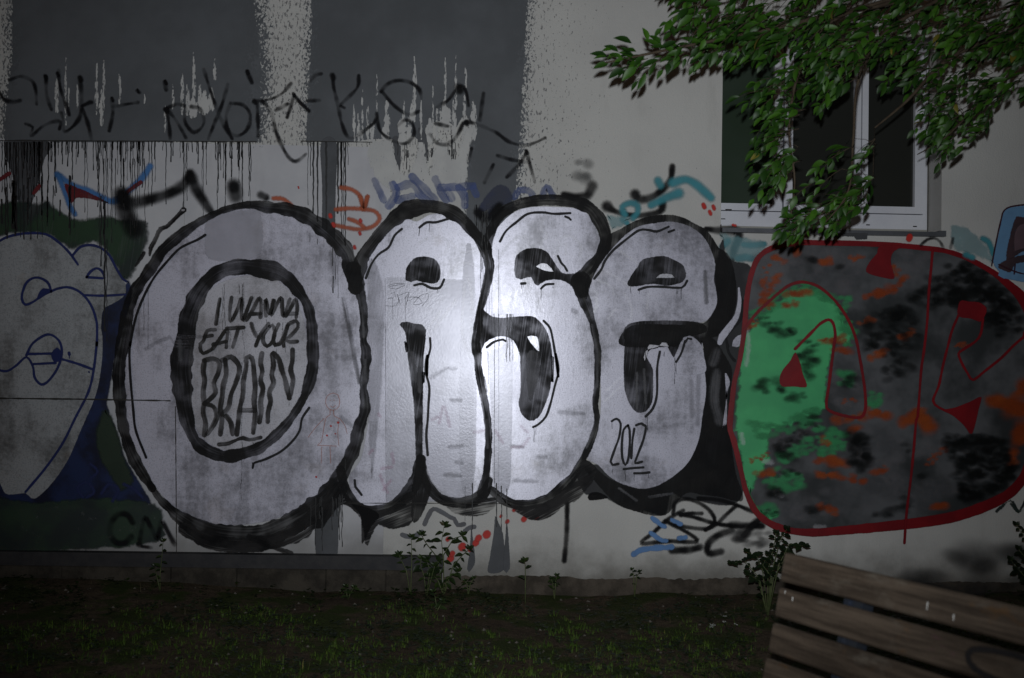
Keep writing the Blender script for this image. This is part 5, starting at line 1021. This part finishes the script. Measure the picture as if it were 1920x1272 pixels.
for i in range(4):
    m = MB(); m.box((0, 0, -(w_+g_)*i-w_), (LEN, .032, -(w_+g_)*i), bev=.006)
    o = mesh_obj('back_slat', m.v, m.f, m_wood, None); o.parent = bench; o.matrix_parent_inverse = bench.matrix_world.inverted(); o.matrix_basis = MBk @ Matrix.Translation((rng.uniform(-.004, .004), 0, 0))
# seat frame directions
fd = Vector((-nb_.x, -nb_.y, 0)).normalized()
seat0 = TL+sdn*.47; seat0.z = .40
MS = Matrix(((ax.x, fd.x, 0, seat0.x), (ax.y, fd.y, 0, seat0.y), (ax.z, fd.z, 1, seat0.z), (0, 0, 0, 1)))
for i in range(4):
    m = MB(); m.box((0, .01+i*.1, -.032), (LEN, .09+i*.1, 0), bev=.006); o = mesh_obj('seat_slat', m.v, m.f, m_wood); o.parent = bench; o.matrix_parent_inverse = bench.matrix_world.inverted(); o.matrix_basis = MS
for xo in (.24, LEN-.30):
    m = MB(); m.box((xo, .033, -.50), (xo+.022, .075, -.03), MBk); m.box((xo+.052, .033, -.50), (xo+.074, .075, -.03), MBk); m.box((xo, .0325, -.50), (xo+.074, .034, -.02), MBk); m.build('back_support', m_steel, bench)
    m = MB()
    for zz_ in (.045, .155, .265, .375):
        m.box((xo+.012, .026, -zz_-.006-.058), (xo+.024, .031, -zz_+.006-.058), MBk)
    m.build('bolt', m_steel, bench)
    m = MB(); m.box((xo, -.02, -.075), (xo+.07, .40, -.034), MS); m.build('seat_bracket', m_steel, bench)
    for yo in (-.01, .34):
        m = MB(); m.box((xo+.01, yo, -.46), (xo+.06, yo+.05, -.076), MS); m.build('leg', m_steel, bench)
# black spray loop and white droppings on the slats
def bench_pt(u, v_, off=-.0008): return MBk @ Vector((u, off, -v_))
f = Film(); m_bspray = paint('bench_black_spray', (.012, .011, .012), edge=.010, rag=.004, op=.9)
def bench_ribbon(f, uv, w, off=-.0009):
    pts = [Vector((u, 0, -v_)) for u, v_ in uv]; sm = []
    for i in range(len(pts)-1):
        p0 = pts[max(i-1, 0)]; p1, p2 = pts[i], pts[i+1]; p3 = pts[min(i+2, len(pts)-1)]
        for j in range(8):
            t = j/8; sm.append(.5*((2*p1)+(-p0+p2)*t+(2*p0-5*p1+4*p2-p3)*t*t+(-p0+3*p1-3*p2+p3)*t**3))
    f.ribbon(sm+[pts[-1]], [w]*(len(sm)+1), off)
bench_ribbon(f, [(.90, .122), (.80, .119), (.715, .132), (.700, .158), (.735, .182), (.82, .194), (.90, .197)], .024)
o = f.build('black_mark', m_bspray, None, 'black painted loop on the second slat'); o.parent = bench; o.matrix_parent_inverse = bench.matrix_world.inverted(); o.matrix_basis = MBk
m_drop = paint('bird_droppings', (.7, .7, .68), edge=.002, rag=.001)
for u, v_, h_ in ((.035, .118, .006), (.07, .130, .010), (.555, .045, .020), (.64, .06, .014), (.52, .27, .006)):
    f = Film(); f.ribbon([Vector((u, 0, -v_)), Vector((u+.001, 0, -v_-h_))], [.005, .003], -.0012)
    o = f.build('white_dropping', m_drop, None); o.parent = bench; o.matrix_parent_inverse = bench.matrix_world.inverted(); o.matrix_basis = MBk
